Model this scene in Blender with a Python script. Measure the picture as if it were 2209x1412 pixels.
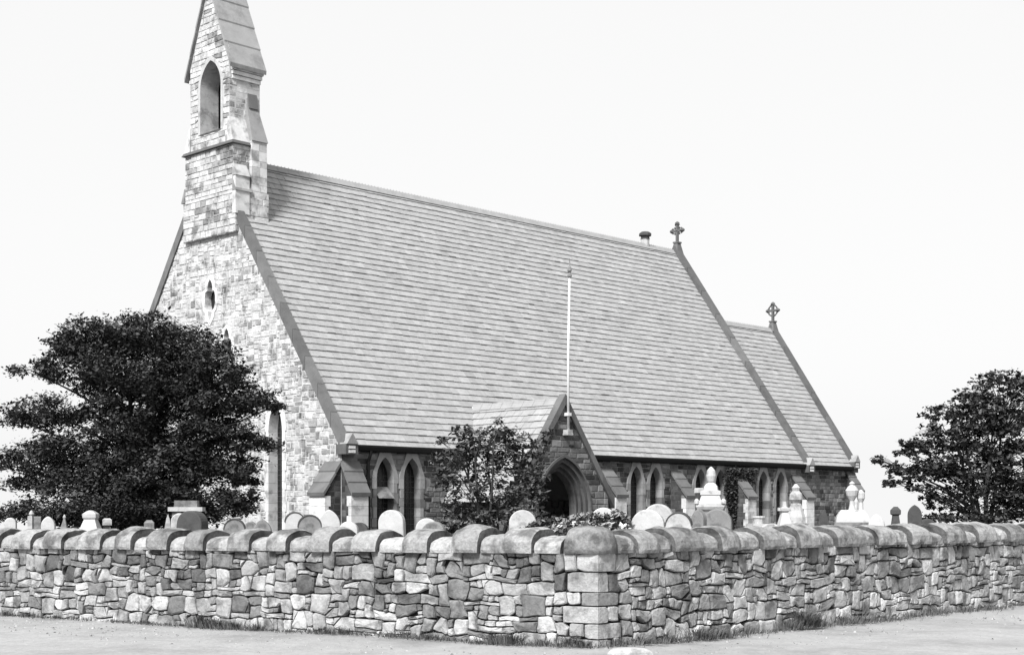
import bpy, math, random
import numpy as np
from mathutils import Vector, Matrix, noise
from mathutils.geometry import tessellate_polygon

for o in list(bpy.data.objects):
    bpy.data.objects.remove(o, do_unlink=True)
scene = bpy.context.scene
COL = scene.collection
RAD = math.radians

# ------------------------------------------------------------ camera
EYE, F = 1.65, 3124.0            # eye height (m), focal length in photo pixels
cam = bpy.data.cameras.new('camera')
cam.sensor_width = 36.0
cam.lens = F / 2209 * 36
cam.shift_y = (1105 - 706) / 2209
cam.clip_end = 8000
cam_o = bpy.data.objects.new('camera', cam)
cam_o.location = (0, 0, EYE)
cam_o.rotation_euler = (RAD(90), 0, 0)
COL.objects.link(cam_o)
scene.camera = cam_o
scene.render.resolution_x, scene.render.resolution_y = 1024, 654

# ------------------------------------------------------------ sky and sun (a bright hazy day, monochrome plate)
SUN_AZ = math.atan2(-0.40, -0.92)    # direction towards the sun in plan: atan2(x, y)
SUN_EL = RAD(44)
world = bpy.data.worlds.new('World'); scene.world = world; world.use_nodes = True
nt = world.node_tree; nt.nodes.clear()
wo = nt.nodes.new('ShaderNodeOutputWorld'); bg = nt.nodes.new('ShaderNodeBackground')
sky = nt.nodes.new('ShaderNodeTexSky'); sky.sky_type = 'NISHITA'; sky.sun_disc = False
sky.sun_elevation = SUN_EL; sky.sun_rotation = SUN_AZ; sky.dust_density = 4.0
tc = nt.nodes.new('ShaderNodeTexCoord'); sp = nt.nodes.new('ShaderNodeSeparateXYZ'); cb = nt.nodes.new('ShaderNodeCombineXYZ')
mx = nt.nodes.new('ShaderNodeMath'); mx.operation = 'MAXIMUM'; mx.inputs[1].default_value = 0.04
nt.links.new(tc.outputs['Generated'], sp.inputs[0])
nt.links.new(sp.outputs[0], cb.inputs[0]); nt.links.new(sp.outputs[1], cb.inputs[1])
nt.links.new(sp.outputs[2], mx.inputs[0]); nt.links.new(mx.outputs[0], cb.inputs[2])
nt.links.new(cb.outputs[0], sky.inputs[0])
bw = nt.nodes.new('ShaderNodeRGBToBW'); nt.links.new(sky.outputs[0], bw.inputs[0])
mixs = nt.nodes.new('ShaderNodeMix'); mixs.data_type = 'FLOAT'
mixs.inputs[0].default_value = 0.88; mixs.inputs[3].default_value = 4.15      # even cloud veil over the clear sky
nt.links.new(bw.outputs[0], mixs.inputs[2])
nt.links.new(mixs.outputs[0], bg.inputs[0]); bg.inputs[1].default_value = 0.1
nt.links.new(bg.outputs[0], wo.inputs[0])

sun = bpy.data.lights.new('sun', 'SUN'); sun.energy = 3.2; sun.angle = RAD(14); sun.color = (1, 1, 1)
sun_o = bpy.data.objects.new('sun', sun); COL.objects.link(sun_o)
sd = Vector((math.sin(SUN_AZ) * math.cos(SUN_EL), math.cos(SUN_AZ) * math.cos(SUN_EL), math.sin(SUN_EL)))
sun_o.rotation_euler = sd.to_track_quat('Z', 'Y').to_euler(); sun_o.location = (0, 0, 60)
vs = scene.view_settings
vs.view_transform = 'Standard'; vs.look = 'None'; vs.gamma = 1; vs.use_curve_mapping = False
vs.exposure = 1.27

# ------------------------------------------------------------ helpers
def at(px, py, Y):
    return Vector(((px - 1104.5) / F * Y, Y, EYE + (1105 - py) / F * Y))

def mat(name, c0, c1=None, nscale=6.0, namp=0.25, stain=0.0, sscale=1.3, rough=0.9, bump=0.3, bscale=40.0, spec=0.25,
        stretch=None, sedge=(0.5, 0.66), grain=0.40):
    """grey procedural material; face attribute 'tone' blends from c0 to c1"""
    m = bpy.data.materials.new(name); m.use_nodes = True
    n = m.node_tree; b = n.nodes['Principled BSDF']; L = n.links.new
    def N(t): return n.nodes.new(t)
    def math_(op, a, bb):
        q = N('ShaderNodeMath'); q.operation = op
        for i, v in enumerate((a, bb)):
            if v is None: continue
            if isinstance(v, (int, float)): q.inputs[i].default_value = v
            else: L(v, q.inputs[i])
        return q.outputs[0]
    co = N('ShaderNodeTexCoord').outputs['Object']
    if stretch:
        mp = N('ShaderNodeMapping'); mp.inputs['Scale'].default_value = stretch; L(co, mp.inputs[0]); co = mp.outputs[0]
    def noi(s, d=4.0, r=0.6):
        q = N('ShaderNodeTexNoise'); q.inputs['Scale'].default_value = s; q.inputs['Detail'].default_value = d
        q.inputs['Roughness'].default_value = r; L(co, q.inputs['Vector']); return q.outputs[0]
    if c1 is None: val = c0
    else:
        at_ = N('ShaderNodeAttribute'); at_.attribute_name = 'tone'
        mr = N('ShaderNodeMapRange'); mr.inputs[3].default_value = c0; mr.inputs[4].default_value = c1
        L(at_.outputs['Fac'], mr.inputs[0]); val = mr.outputs[0]
    n1 = noi(nscale)
    f = math_('MULTIPLY_ADD', n1, namp * 2.6); f.node.inputs[2].default_value = 1 - namp * 1.3
    val = math_('MULTIPLY', val, f)
    if stain:
        n2 = noi(sscale, 5.0, 0.62)
        r2 = N('ShaderNodeMapRange'); r2.interpolation_type = 'SMOOTHSTEP'
        r2.inputs[1].default_value, r2.inputs[2].default_value = sedge
        r2.inputs[3].default_value = 1.0; r2.inputs[4].default_value = 1 - stain
        L(n2, r2.inputs[0]); val = math_('MULTIPLY', val, r2.outputs[0])
    g = noi(bscale * 1.7, 2.0, 0.7)
    gf = math_('MULTIPLY_ADD', g, grain); gf.node.inputs[2].default_value = 1-grain/2
    val = math_('MULTIPLY', val, gf)
    cmb = N('ShaderNodeCombineColor')
    for i in range(3): L(val, cmb.inputs[i])
    L(cmb.outputs[0], b.inputs['Base Color'])
    b.inputs['Roughness'].default_value = rough
    b.inputs['Specular IOR Level'].default_value = spec
    if bump:
        bp = N('ShaderNodeBump'); bp.inputs['Strength'].default_value = bump; bp.inputs['Distance'].default_value = 0.03
        L(noi(bscale, 6.0, 0.7), bp.inputs['Height']); L(bp.outputs[0], b.inputs['Normal'])
    return m

M = {}
M['gable'] = mat('pale sandstone', 0.13, 0.47, 4, 0.42, 0.60, 1.9, bump=1.0, bscale=18)
M['gable_mortar'] = mat('lime mortar', 0.40, None, 4, 0.35, 0.5, 1.3, bump=0.4)
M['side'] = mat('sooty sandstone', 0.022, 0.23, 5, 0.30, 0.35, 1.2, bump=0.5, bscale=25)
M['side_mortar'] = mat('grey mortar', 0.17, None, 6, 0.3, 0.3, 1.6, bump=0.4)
M['dark_mortar'] = mat('dark mortar', 0.06, None, 6, 0.3, 0.3, 1.6, bump=0.4)
M['dressed'] = mat('dressed stone', 0.08, 0.31, 4, 0.22, 0.30, 1.4, bump=0.25)
M['dressed_pale'] = mat('clean dressed stone', 0.24, 0.56, 4, 0.30, 0.45, 2.2, bump=0.5)
M['coping_dark'] = mat('weathered coping', 0.08, 0.14, 3, 0.25, 0.2, 1.1, bump=0.25)
M['slate'] = mat('grey stone slate', 0.21, 0.32, 6.0, 0.24, 0.12, 0.9, rough=0.62, bump=0.2, bscale=30, spec=0.35, sedge=(0.45, 0.75))
M['slate_old'] = mat('weathered spire slab', 0.20, 0.24, 2.5, 0.22, 0.25, 1.2, rough=0.8, bump=0.3, bscale=30)
M['ridge'] = mat('ridge tile', 0.24, None, 3, 0.2)
M['iron'] = mat('black painted iron', 0.006, None, 8, 0.2, rough=0.8, bump=0.05)
M['glass'] = mat('dark leaded glass', 0.012, None, 8, 0.2, rough=0.25, bump=0.12, bscale=9, spec=0.4)
M['lead'] = mat('lead cames', 0.05, None, 8, 0.2, rough=0.6, bump=0.0)
M['dark_in'] = mat('dark timber', 0.02, None, 5, 0.3, bump=0.2)
M['white_paint'] = mat('white paint', 0.55, None, 3, 0.08, rough=0.5, bump=0.05)
M['wall_stone'] = mat('field stone', 0.09, 0.43, 5, 0.42, 0.55, 3.6, bump=1.0, bscale=16, sedge=(0.44, 0.66), grain=0.6)
M['wall_core'] = mat('wall core', 0.012, None, 8, 0.3, bump=0.5)
M['cope'] = mat('gritstone coping', 0.06, 0.37, 14, 0.34, 0.62, 2.6, bump=1.0, bscale=14, sedge=(0.46, 0.64), grain=0.9)
M['road'] = mat('packed dirt road', 0.28, None, 3.0, 0.16, 0.28, 0.5, bump=0.8, bscale=12, sedge=(0.42, 0.72), grain=0.6)
M['earth'] = mat('churchyard grass ground', 0.07, None, 2, 0.3, bump=0.6, bscale=15)
M['grass'] = mat('dry grass', 0.03, 0.13, 4, 0.2, bump=0.0)
M['leaf_dark'] = mat('dark foliage', 0.009, 0.075, 3, 0.2, bump=0.0, rough=0.7)
M['leaf_mid'] = mat('mid foliage', 0.012, 0.15, 3, 0.2, bump=0.0, rough=0.6)
M['leaf_pale'] = mat('pale foliage', 0.03, 0.55, 3, 0.2, bump=0.0, rough=0.6)
M['bark'] = mat('dark bark', 0.035, None, 10, 0.4, bump=0.8, bscale=18)
M['grave_white'] = mat('white marble', 0.38, None, 4, 0.26, 0.5, 3.4, rough=0.7, bump=0.3, sedge=(0.55, 0.7))
M['grave_pale'] = mat('pale gravestone', 0.35, None, 5, 0.28, 0.5, 3.0, bump=0.3)
M['grave_grey'] = mat('grey gravestone', 0.17, None, 5, 0.3, 0.5, 3.0, bump=0.4)
M['grave_dark'] = mat('blackened gravestone', 0.055, None, 5, 0.3, 0.3, 3.0, bump=0.4)

class MB:
    def __init__(s): s.v = []; s.f = []; s.t = []
    def add(s, vs_, fs, tone=0.5):
        k = len(s.v); s.v.extend([tuple(p) for p in vs_])
        for f in fs: s.f.append(tuple(i + k for i in f)); s.t.append(tone)
    def merge(s, o):
        k = len(s.v); s.v.extend(o.v); s.f.extend(tuple(i + k for i in f) for f in o.f); s.t.extend(o.t)
    def box(s, lo, hi, tone=0.5):
        x0, y0, z0 = lo; x1, y1, z1 = hi
        s.add([(x0,y0,z0),(x1,y0,z0),(x1,y1,z0),(x0,y1,z0),(x0,y0,z1),(x1,y0,z1),(x1,y1,z1),(x0,y1,z1)],
              [(3,2,1,0),(4,5,6,7),(0,1,5,4),(1,2,6,5),(2,3,7,6),(3,0,4,7)], tone)
    def hexa(s, p, tone=0.5):      # 8 points: bottom 4, top 4
        s.add(p, [(3,2,1,0),(4,5,6,7),(0,1,5,4),(1,2,6,5),(2,3,7,6),(3,0,4,7)], tone)
    def prism(s, base, off, tone=0.5):   # polygon extruded by vector off
        n = len(base); off = Vector(off)
        top = [Vector(p) + off for p in base]
        s.add(list(base) + top, [tuple(range(n))[::-1], tuple(range(n, 2*n))] +
              [(i, (i+1) % n, n + (i+1) % n, n + i) for i in range(n)], tone)
    def tube(s, pts, rad, n=8, tone=0.5, cap=True):
        rings = []
        pts = [Vector(p) for p in pts]
        k0 = len(s.v)
        for i, p in enumerate(pts):
            d = (pts[min(i+1, len(pts)-1)] - pts[max(i-1, 0)]).normalized()
            a = d.orthogonal().normalized() if abs(d.z) < .9 else Vector((1,0,0))
            a = (a - d * a.dot(d)).normalized(); b = d.cross(a)
            r = rad[i] if isinstance(rad, (list, tuple)) else rad
            for j in range(n):
                t = 2*math.pi*j/n
                s.v.append(tuple(p + a*math.cos(t)*r + b*math.sin(t)*r))
        for i in range(len(pts)-1):
            for j in range(n):
                s.f.append((k0+i*n+j, k0+i*n+(j+1) % n, k0+(i+1)*n+(j+1) % n, k0+(i+1)*n+j)); s.t.append(tone)
        if cap:
            s.f.append(tuple(k0+j for j in range(n))[::-1]); s.t.append(tone)
            s.f.append(tuple(k0+(len(pts)-1)*n+j for j in range(n))); s.t.append(tone)
    def lathe(s, prof, c, n=16, tone=0.5, sq=False):     # prof: list of (r, z)
        k0 = len(s.v); c = Vector(c)
        for r, z in prof:
            for j in range(n):
                t = 2*math.pi*(j+.5)/n
                s.v.append((c.x + r*math.cos(t), c.y + r*math.sin(t), c.z + z))
        for i in range(len(prof)-1):
            for j in range(n):
                s.f.append((k0+i*n+j, k0+i*n+(j+1) % n, k0+(i+1)*n+(j+1) % n, k0+(i+1)*n+j)); s.t.append(tone)
        s.f.append(tuple(k0+j for j in range(n))[::-1]); s.t.append(tone)
        s.f.append(tuple(k0+(len(prof)-1)*n+j for j in range(n))); s.t.append(tone)
    def build(s, name, m, parent=None, kind=None, smooth=False):
        if len(s.v) < 1200:
            used = set(i for f in s.f for i in f)
            idx = {}; mp = []; nv = []
            for pi, p in enumerate(s.v):
                if pi not in used: mp.append(-1); continue
                k = (round(p[0], 4), round(p[1], 4), round(p[2], 4))
                if k not in idx: idx[k] = len(nv); nv.append(p)
                mp.append(idx[k])
            nf, ntn = [], []
            for f, t in zip(s.f, s.t):
                g = []
                for i in f:
                    i = mp[i]
                    if i not in g: g.append(i)
                if len(g) > 2: nf.append(tuple(g)); ntn.append(t)
            s.v, s.f, s.t = nv, nf, ntn
        me = bpy.data.meshes.new(name); me.from_pydata(s.v, [], s.f)
        a = me.attributes.new('tone', 'FLOAT', 'FACE'); a.data.foreach_set('value', np.array(s.t, dtype=np.float32))
        me.materials.append(M[m] if isinstance(m, str) else m)
        if smooth: me.polygons.foreach_set('use_smooth', np.ones(len(me.polygons), dtype=bool))
        me.update()
        o = bpy.data.objects.new(name, me); COL.objects.link(o)
        if parent: o.parent = parent
        if kind: o['kind'] = kind
        return o

def tag(o, label, cat, group=None):
    o['label'] = label; o['category'] = cat
    if group: o['group'] = group
    return o
def empty(name, loc, rz=0):
    o = bpy.data.objects.new(name, None); COL.objects.link(o); o.location = loc; o.rotation_euler = (0, 0, rz)
    o.empty_display_size = 0.2
    return o
def nz(x, y=0.0, z=0.0): return noise.noise(Vector((x, y, z)))

# ---------- masonry
class Plane:            # a wall plane: point (a, z) and outward offset d -> local point
    def __init__(s, o, da, dn): s.o = Vector(o); s.da = Vector(da); s.dn = Vector(dn)
    def __call__(s, a, z, d=0.0): return s.o + s.da*a + Vector((0, 0, z)) + s.dn*d

def clip_half(poly, fn):     # keep fn(p) >= 0
    out = []
    for i in range(len(poly)):
        p, q = poly[i], poly[(i+1) % len(poly)]
        fp, fq = fn(p), fn(q)
        if fp >= 0: out.append(p)
        if (fp >= 0) != (fq >= 0):
            t = fp/(fp-fq); out.append((p[0]+(q[0]-p[0])*t, p[1]+(q[1]-p[1])*t))
    return out
def area(poly):
    return abs(sum(poly[i][0]*poly[(i+1) % len(poly)][1]-poly[(i+1) % len(poly)][0]*poly[i][1] for i in range(len(poly))))/2
def inside(p, poly):
    c = False; x, y = p
    for i in range(len(poly)):
        (x0, y0), (x1, y1) = poly[i], poly[i-1]
        if (y0 > y) != (y1 > y) and x < (x1-x0)*(y-y0)/(y1-y0)+x0: c = not c
    return c

def courses(a0, a1, z0, z1, hr, wr, rng, split=0.2):
    R = []; z = z0
    while z < z1-0.02:
        h = rng.uniform(*hr)
        if z1-z-h < hr[0]*0.6: h = z1-z
        a = a0-rng.uniform(0, wr[0])
        while a < a1:
            w = rng.uniform(*wr)*(1.25 if h < sum(hr)/2 else 1.0)
            x0, x1 = max(a, a0), min(a+w, a1)
            if a1-x1 < wr[0]*0.4: x1 = a1; w = x1-a
            if x1-x0 > 0.05:
                if rng.random() < split and h > hr[0]*1.35:
                    c = rng.uniform(0.35, 0.65)
                    R.append((x0, x1, z, z+h*c)); R.append((x0, x1, z+h*c, z+h))
                else: R.append((x0, x1, z, z+h))
            a += w
        z += h
    return R

def skyline(W, H, rng, wr, hr):
    segs = [[0.0, W, 0.0]]; R = []
    while True:
        segs.sort(key=lambda q: (q[2], q[0]))
        g = segs[0]
        if g[2] >= H-0.02: break
        L_ = g[1]-g[0]
        left = [q for q in segs if abs(q[1]-g[0]) < 1e-6]; right = [q for q in segs if abs(q[0]-g[1]) < 1e-6]
        nbr = [q[2] for q in left+right if q[2] > g[2]+1e-6]
        big = rng.random()
        w = rng.uniform(*wr) if big > .38 else rng.uniform(wr[0]*.55, wr[0])
        if L_-w < wr[0]*0.75: w = L_
        h = rng.uniform(*hr)
        if w < wr[0]*0.9: h = rng.uniform(hr[0]*.7, hr[0]*1.5)
        if w > wr[1]*0.8: h = min(h, rng.uniform(*hr))
        if nbr:
            t = min(nbr)-g[2]
            if abs(t-h) < 0.055 or (w == L_ and w < wr[0]): h = t
            if t < 0.035: h = t
        if H-(g[2]+h) < 0.06: h = H-g[2]
        h = min(h, max(0.05, w*1.45))
        if H-(g[2]+h) < 0.05: h = H-g[2]
        if h > 0.036: R.append((g[0], g[0]+w, g[2], g[2]+h))
        else:
            w = L_
            for qi, q in enumerate(R):
                if abs(q[3]-g[2]) < 1e-6 and q[0] < g[1]-1e-6 and q[1] > g[0]+1e-6 and q[0] >= g[0]-1e-6 and q[1] <= g[1]+1e-6: R[qi] = (q[0], q[1], q[2], q[3]+h)
        segs.remove(g)
        new = [g[0], g[0]+w, g[2]+h]
        if w < L_-1e-6: segs.append([g[0]+w, g[1], g[2]])
        segs.append(new)
        segs.sort(key=lambda q: q[0])
        i = 0
        while i < len(segs)-1:
            if abs(segs[i][2]-segs[i+1][2]) < 1e-6 and abs(segs[i][1]-segs[i+1][0]) < 1e-6:
                segs[i][1] = segs[i+1][1]; segs.pop(i+1)
            else: i += 1
    return R

def stone_mesh(mb, pl, poly, d, back, rng, tone, inset=0.16, bulge=0.012):
    n = len(poly); cx = sum(p[0] for p in poly)/n; cz = sum(p[1] for p in poly)/n
    vs_ = []
    for k, (s, dd) in enumerate(((1, -back), (1, d-bulge), (1-inset, d))):
        for p in poly:
            j = rng.uniform(-.4, .4)*bulge if k == 2 else 0
            vs_.append(pl(cx+(p[0]-cx)*s, cz+(p[1]-cz)*s, dd+j))
    fs = []
    for k in range(2):
        fs += [(k*n+i, k*n+(i+1) % n, (k+1)*n+(i+1) % n, (k+1)*n+i) for i in range(n)]
    if n > 5:
        vs_.append(pl(cx+rng.uniform(-.02, .02), cz+rng.uniform(-.02, .02), d+rng.uniform(-.4, .9)*bulge))
        fs += [(2*n+i, 2*n+(i+1) % n, 3*n) for i in range(n)]
    else: fs.append(tuple(range(2*n, 3*n)))
    mb.add(vs_, fs, tone)

STONES = []        # church stones: (area, zworthy, MB, parent, material)
def masonry(pl, rects, rng, holes=(), clips=(), gap=0.014, jit=0.018, tonef=None, d=(0.0, 0.02), back=0.08):
    out = []
    for (a0, a1, z0, z1) in rects:
        g = gap/2
        j = lambda: rng.uniform(-jit, jit)*0.5
        P = [(a0+g+abs(j()), z0+g+j()*.6), (a1-g-abs(j()), z0+g+j()*.6), (a1-g-abs(j()), z1-g+j()*.6), (a0+g+abs(j()), z1-g+j()*.6)]
        for c in clips:
            P = clip_half(P, c)
            if len(P) < 3: break
        if len(P) < 3 or area(P) < 0.004: continue
        cx = sum(p[0] for p in P)/len(P); cz = sum(p[1] for p in P)/len(P)
        bad = False
        for h in holes:
            if inside((cx, cz), h): bad = True; break
            Q = []
            for p in P:
                if inside(p, h):
                    lo, hi = 0.0, 1.0
                    for _ in range(7):
                        m_ = (lo+hi)/2
                        if inside((cx+(p[0]-cx)*m_, cz+(p[1]-cz)*m_), h): hi = m_
                        else: lo = m_
                    p = (cx+(p[0]-cx)*lo, cz+(p[1]-cz)*lo)
                Q.append(p)
            P = Q
        if bad or area(P) < 0.004: continue
        mb = MB()
        stone_mesh(mb, pl, P, rng.uniform(*d), back, rng, tonef(cx, cz) if tonef else rng.random())
        out.append((area(P), cz, mb))
    return out

def sheet(mb, pl, outer, holes, d, tone=0.5):        # wall backing with openings
    polys = [[Vector((a, z, 0)) for a, z in outer]] + [[Vector((a, z, 0)) for a, z in h] for h in holes]
    flat = [p for q in polys for p in q]
    tris = tessellate_polygon(polys)
    mb.add([pl(p.x, p.y, d) for p in flat], [tuple(t) for t in tris], tone)

def lancet(cx, z0, zs, hw, rise, n=12):
    """outline from bottom left up, over the point, and down to bottom right"""
    c = (rise*rise-hw*hw)/(2*hw); r = hw+c
    th = math.atan2(rise, c)
    L_ = [(cx-hw, z0)]
    for i in range(n+1):
        t = th*i/n; L_.append((cx+c-r*math.cos(t), zs+r*math.sin(t)))
    R_ = [(2*cx-a, z) for a, z in L_[:-1]][::-1]
    return L_+R_
def ring(mb, pl, inner, outer, d, tone=0.5, i0=0, i1=None, din=None):
    i1 = len(inner)-1 if i1 is None else i1
    vs_ = [pl(a, z, d) for a, z in outer] + [pl(a, z, d if din is None else din) for a, z in inner]
    n = len(inner)
    mb.add(vs_, [(i, i+1, n+i+1, n+i) for i in range(i0, i1)], tone)
def reveal(mb, pl, pts, d0, d1, tone=0.5, i0=0, i1=None):
    i1 = len(pts)-1 if i1 is None else i1
    n = len(pts)
    mb.add([pl(a, z, d0) for a, z in pts] + [pl(a, z, d1) for a, z in pts], [(i, i+1, n+i+1, n+i) for i in range(i0, i1)], tone)
def ray_out(c, p, poly):
    """from c through p to the farthest hit on the outline poly"""
    dx, dz = p[0]-c[0], p[1]-c[1]; best = 1.0
    for i in range(len(poly)):
        (x0, y0), (x1, y1) = poly[i-1], poly[i]
        ex, ey = x1-x0, y1-y0; den = dx*ey-dz*ex
        if abs(den) < 1e-9: continue
        t = ((x0-c[0])*ey-(y0-c[1])*ex)/den; u = ((x0-c[0])*dz-(y0-c[1])*dx)/den
        if t > 0 and -1e-6 <= u <= 1+1e-6: best = max(best, t)
    return (c[0]+dx*best, c[1]+dz*best)

# ------------------------------------------------------------ ground, road
WC = Vector((1.04, 17.5, 0))                 # outer corner of the churchyard wall
DR = Vector((0.698, 0.716, 0)).normalized()  # right run
DL = Vector((-0.8447, 0.535, 0)).normalized()
NR = Vector((DR.y, -DR.x, 0)); NL = Vector((-DL.y, DL.x, 0))
if NL.y > 0: NL = -NL
WT, WH = 0.56, 1.17
inn = (-(NR+NL)).normalized()
wi = inn * (WT/2/abs(inn.dot(NR)))           # half a wall in from the corner
GZ = 0.30                                    # churchyard level

def falloff(x, y):
    r = math.hypot(x-6, y-45)
    return -max(0.0, r-34)*0.045
mb = MB()
mid = WC+wi
steps = [0, 0.6, 2, 4, 7, 11, 16, 22, 29, 37, 47, 60, 80, 110, 160, 260, 450, 800, 1500, 2600]
nu = 60
rows = []
for k, st in enumerate(steps):
    row = []
    for i in range(-nu, nu+1):
        q = (abs(i)/nu)**2.4*900
        p = mid + (DR if i > 0 else DL)*q
        ang = math.atan2(-p.x+mid.x, 30+0.02*q)*0.55
        dirn = Vector((math.sin(-ang), math.cos(ang), 0))
        p = p + dirn*st
        z = GZ + falloff(p.x, p.y) + (0.05*nz(p.x*.3, p.y*.3) if st > .5 else 0)
        row.append((p.x, p.y, z))
    rows.append(row)
n_ = 2*nu+1
mb.add([p for r in rows for p in r], [(k*n_+i, k*n_+i+1, (k+1)*n_+i+1, (k+1)*n_+i) for k in range(len(steps)-1) for i in range(n_-1)])
o = mb.build('churchyard_ground', 'earth', kind='structure', smooth=True)
mb = MB(); rows = []
steps2 = [0, .35, .6, .9, 1.3, 1.8, 2.4, 3.1, 4, 5, 6.5, 8, 10, 13, 17, 25, 40, 80, 200, 800]
for k, st in enumerate(steps2):
    row = []
    for i in range(-nu, nu+1):
        q = (abs(i)/nu)**2.0*500
        p = mid + (DR if i > 0 else DL)*q + Vector((0, -1, 0))*st*1.25
        d = st-.3
        z = 0.03*nz(p.x*.45, p.y*.45, 3.1)+0.012*nz(p.x*1.6, p.y*1.6) + 0.015*math.exp(-max(0, d)*2.2)
        if q > 40: z = falloff(p.x, p.y)*0.2
        row.append((p.x, p.y, z-0.02))
    rows.append(row)
mb.add([p for r in rows for p in r], [(k*n_+i+1, k*n_+i, (k+1)*n_+i, (k+1)*n_+i+1) for k in range(len(steps2)-1) for i in range(n_-1)])
mb.build('road', 'road', kind='structure', smooth=True)
def road_z(x, y): return 0.03*nz(x*.45, y*.45, 3.1)+0.012*nz(x*1.6, y*1.6)-0.02

# ------------------------------------------------------------ churchyard wall
wall = empty('churchyard_wall', WC)
tag(wall, 'rough rubble stone churchyard wall with half-round coping, turning a corner by the road', 'wall')
rng = random.Random(11)
LW = 25.0
top_at = lambda side, a: WH - (0.007*a if side == 'L' else 0.0)
core = MB()
def pt(dirv, nrm, a, z, d): return dirv*a + Vector((0, 0, z)) + nrm*d
for side, dv, nv in (('L', DL, NL), ('R', DR, NR)):
    a0 = -0.01
    pts = [wi*0.2 + nv*0 - nv*0, ]
    b0 = Vector(wi*0.22); b1 = dv*(LW+.5) - nv*0.075; b2 = dv*(LW+.5) - nv*(WT-.05); b3 = Vector(wi*1.86)
    zt0, zt1 = top_at(side, 0)-.02, top_at(side, LW)-.02
    core.hexa([b0+Vector((0,0,-.15)), b1+Vector((0,0,-.15)), b2+Vector((0,0,-.15)), b3+Vector((0,0,-.15)),
               b0+Vector((0,0,zt0)), b1+Vector((0,0,zt1)), b2+Vector((0,0,zt1)), b3+Vector((0,0,zt0))])
wcore = core.build('wall_core', 'wall_core', wall)
def warp(a, z_, seed):
    return (a + .085*nz(a*3.2, z_*3.6, seed)+.030*nz(a*8, z_*8, seed+9), z_+.062*nz(a*2.8+40, z_*3.2, seed)+.026*nz(a*8+7, z_*8, seed+5))
class Bent:          # the wall face unrolled: a < 0 on the left run, a > 0 on the right run
    def __call__(s, a, z, d=0.0):
        return (DL*(-a)+NL*d if a < 0 else DR*a+NR*d if a > 0 else -inn*d)+Vector((0, 0, z))
bent = Bent()
wallst = []
QW = .62
rects = [(a+LW+QW, b_+LW+QW, c, d_) for a, b_, c, d_ in skyline(LW-QW, WH+.06, random.Random(31), (.13, .40), (.08, .26))]
rects += [(LW-QW-b_, LW-QW-a, c, d_) for a, b_, c, d_ in skyline(LW-QW, WH+.06, random.Random(36), (.13, .40), (.08, .26))]
zq = 0.0
for h_, (l1, l2) in zip((.17, .19, .21, .17, .25, .24), ((.36, .28), (.20, .46), (.50, .20), (.24, .40), (.44, .22), (.30, .34))):
    rects.append((LW-l1, LW+l2, zq, zq+h_))
    for sg, l_ in ((-1, l1), (1, l2)):
        n_q = 1 if QW-l_ < .3 else 2
        cut = [l_+(QW-l_)*i/n_q for i in range(n_q+1)]
        for u0, u1 in zip(cut, cut[1:]):
            if rng.random() < .35 and h_ > .18:
                zm = zq+h_*rng.uniform(.4, .6); zs_ = ((zq, zm), (zm, zq+h_))
            else: zs_ = ((zq, zq+h_),)
            for za_, zb_ in zs_: rects.append((LW+u0, LW+u1, za_, zb_) if sg > 0 else (LW-u1, LW-u0, za_, zb_))
    zq += h_
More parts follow.
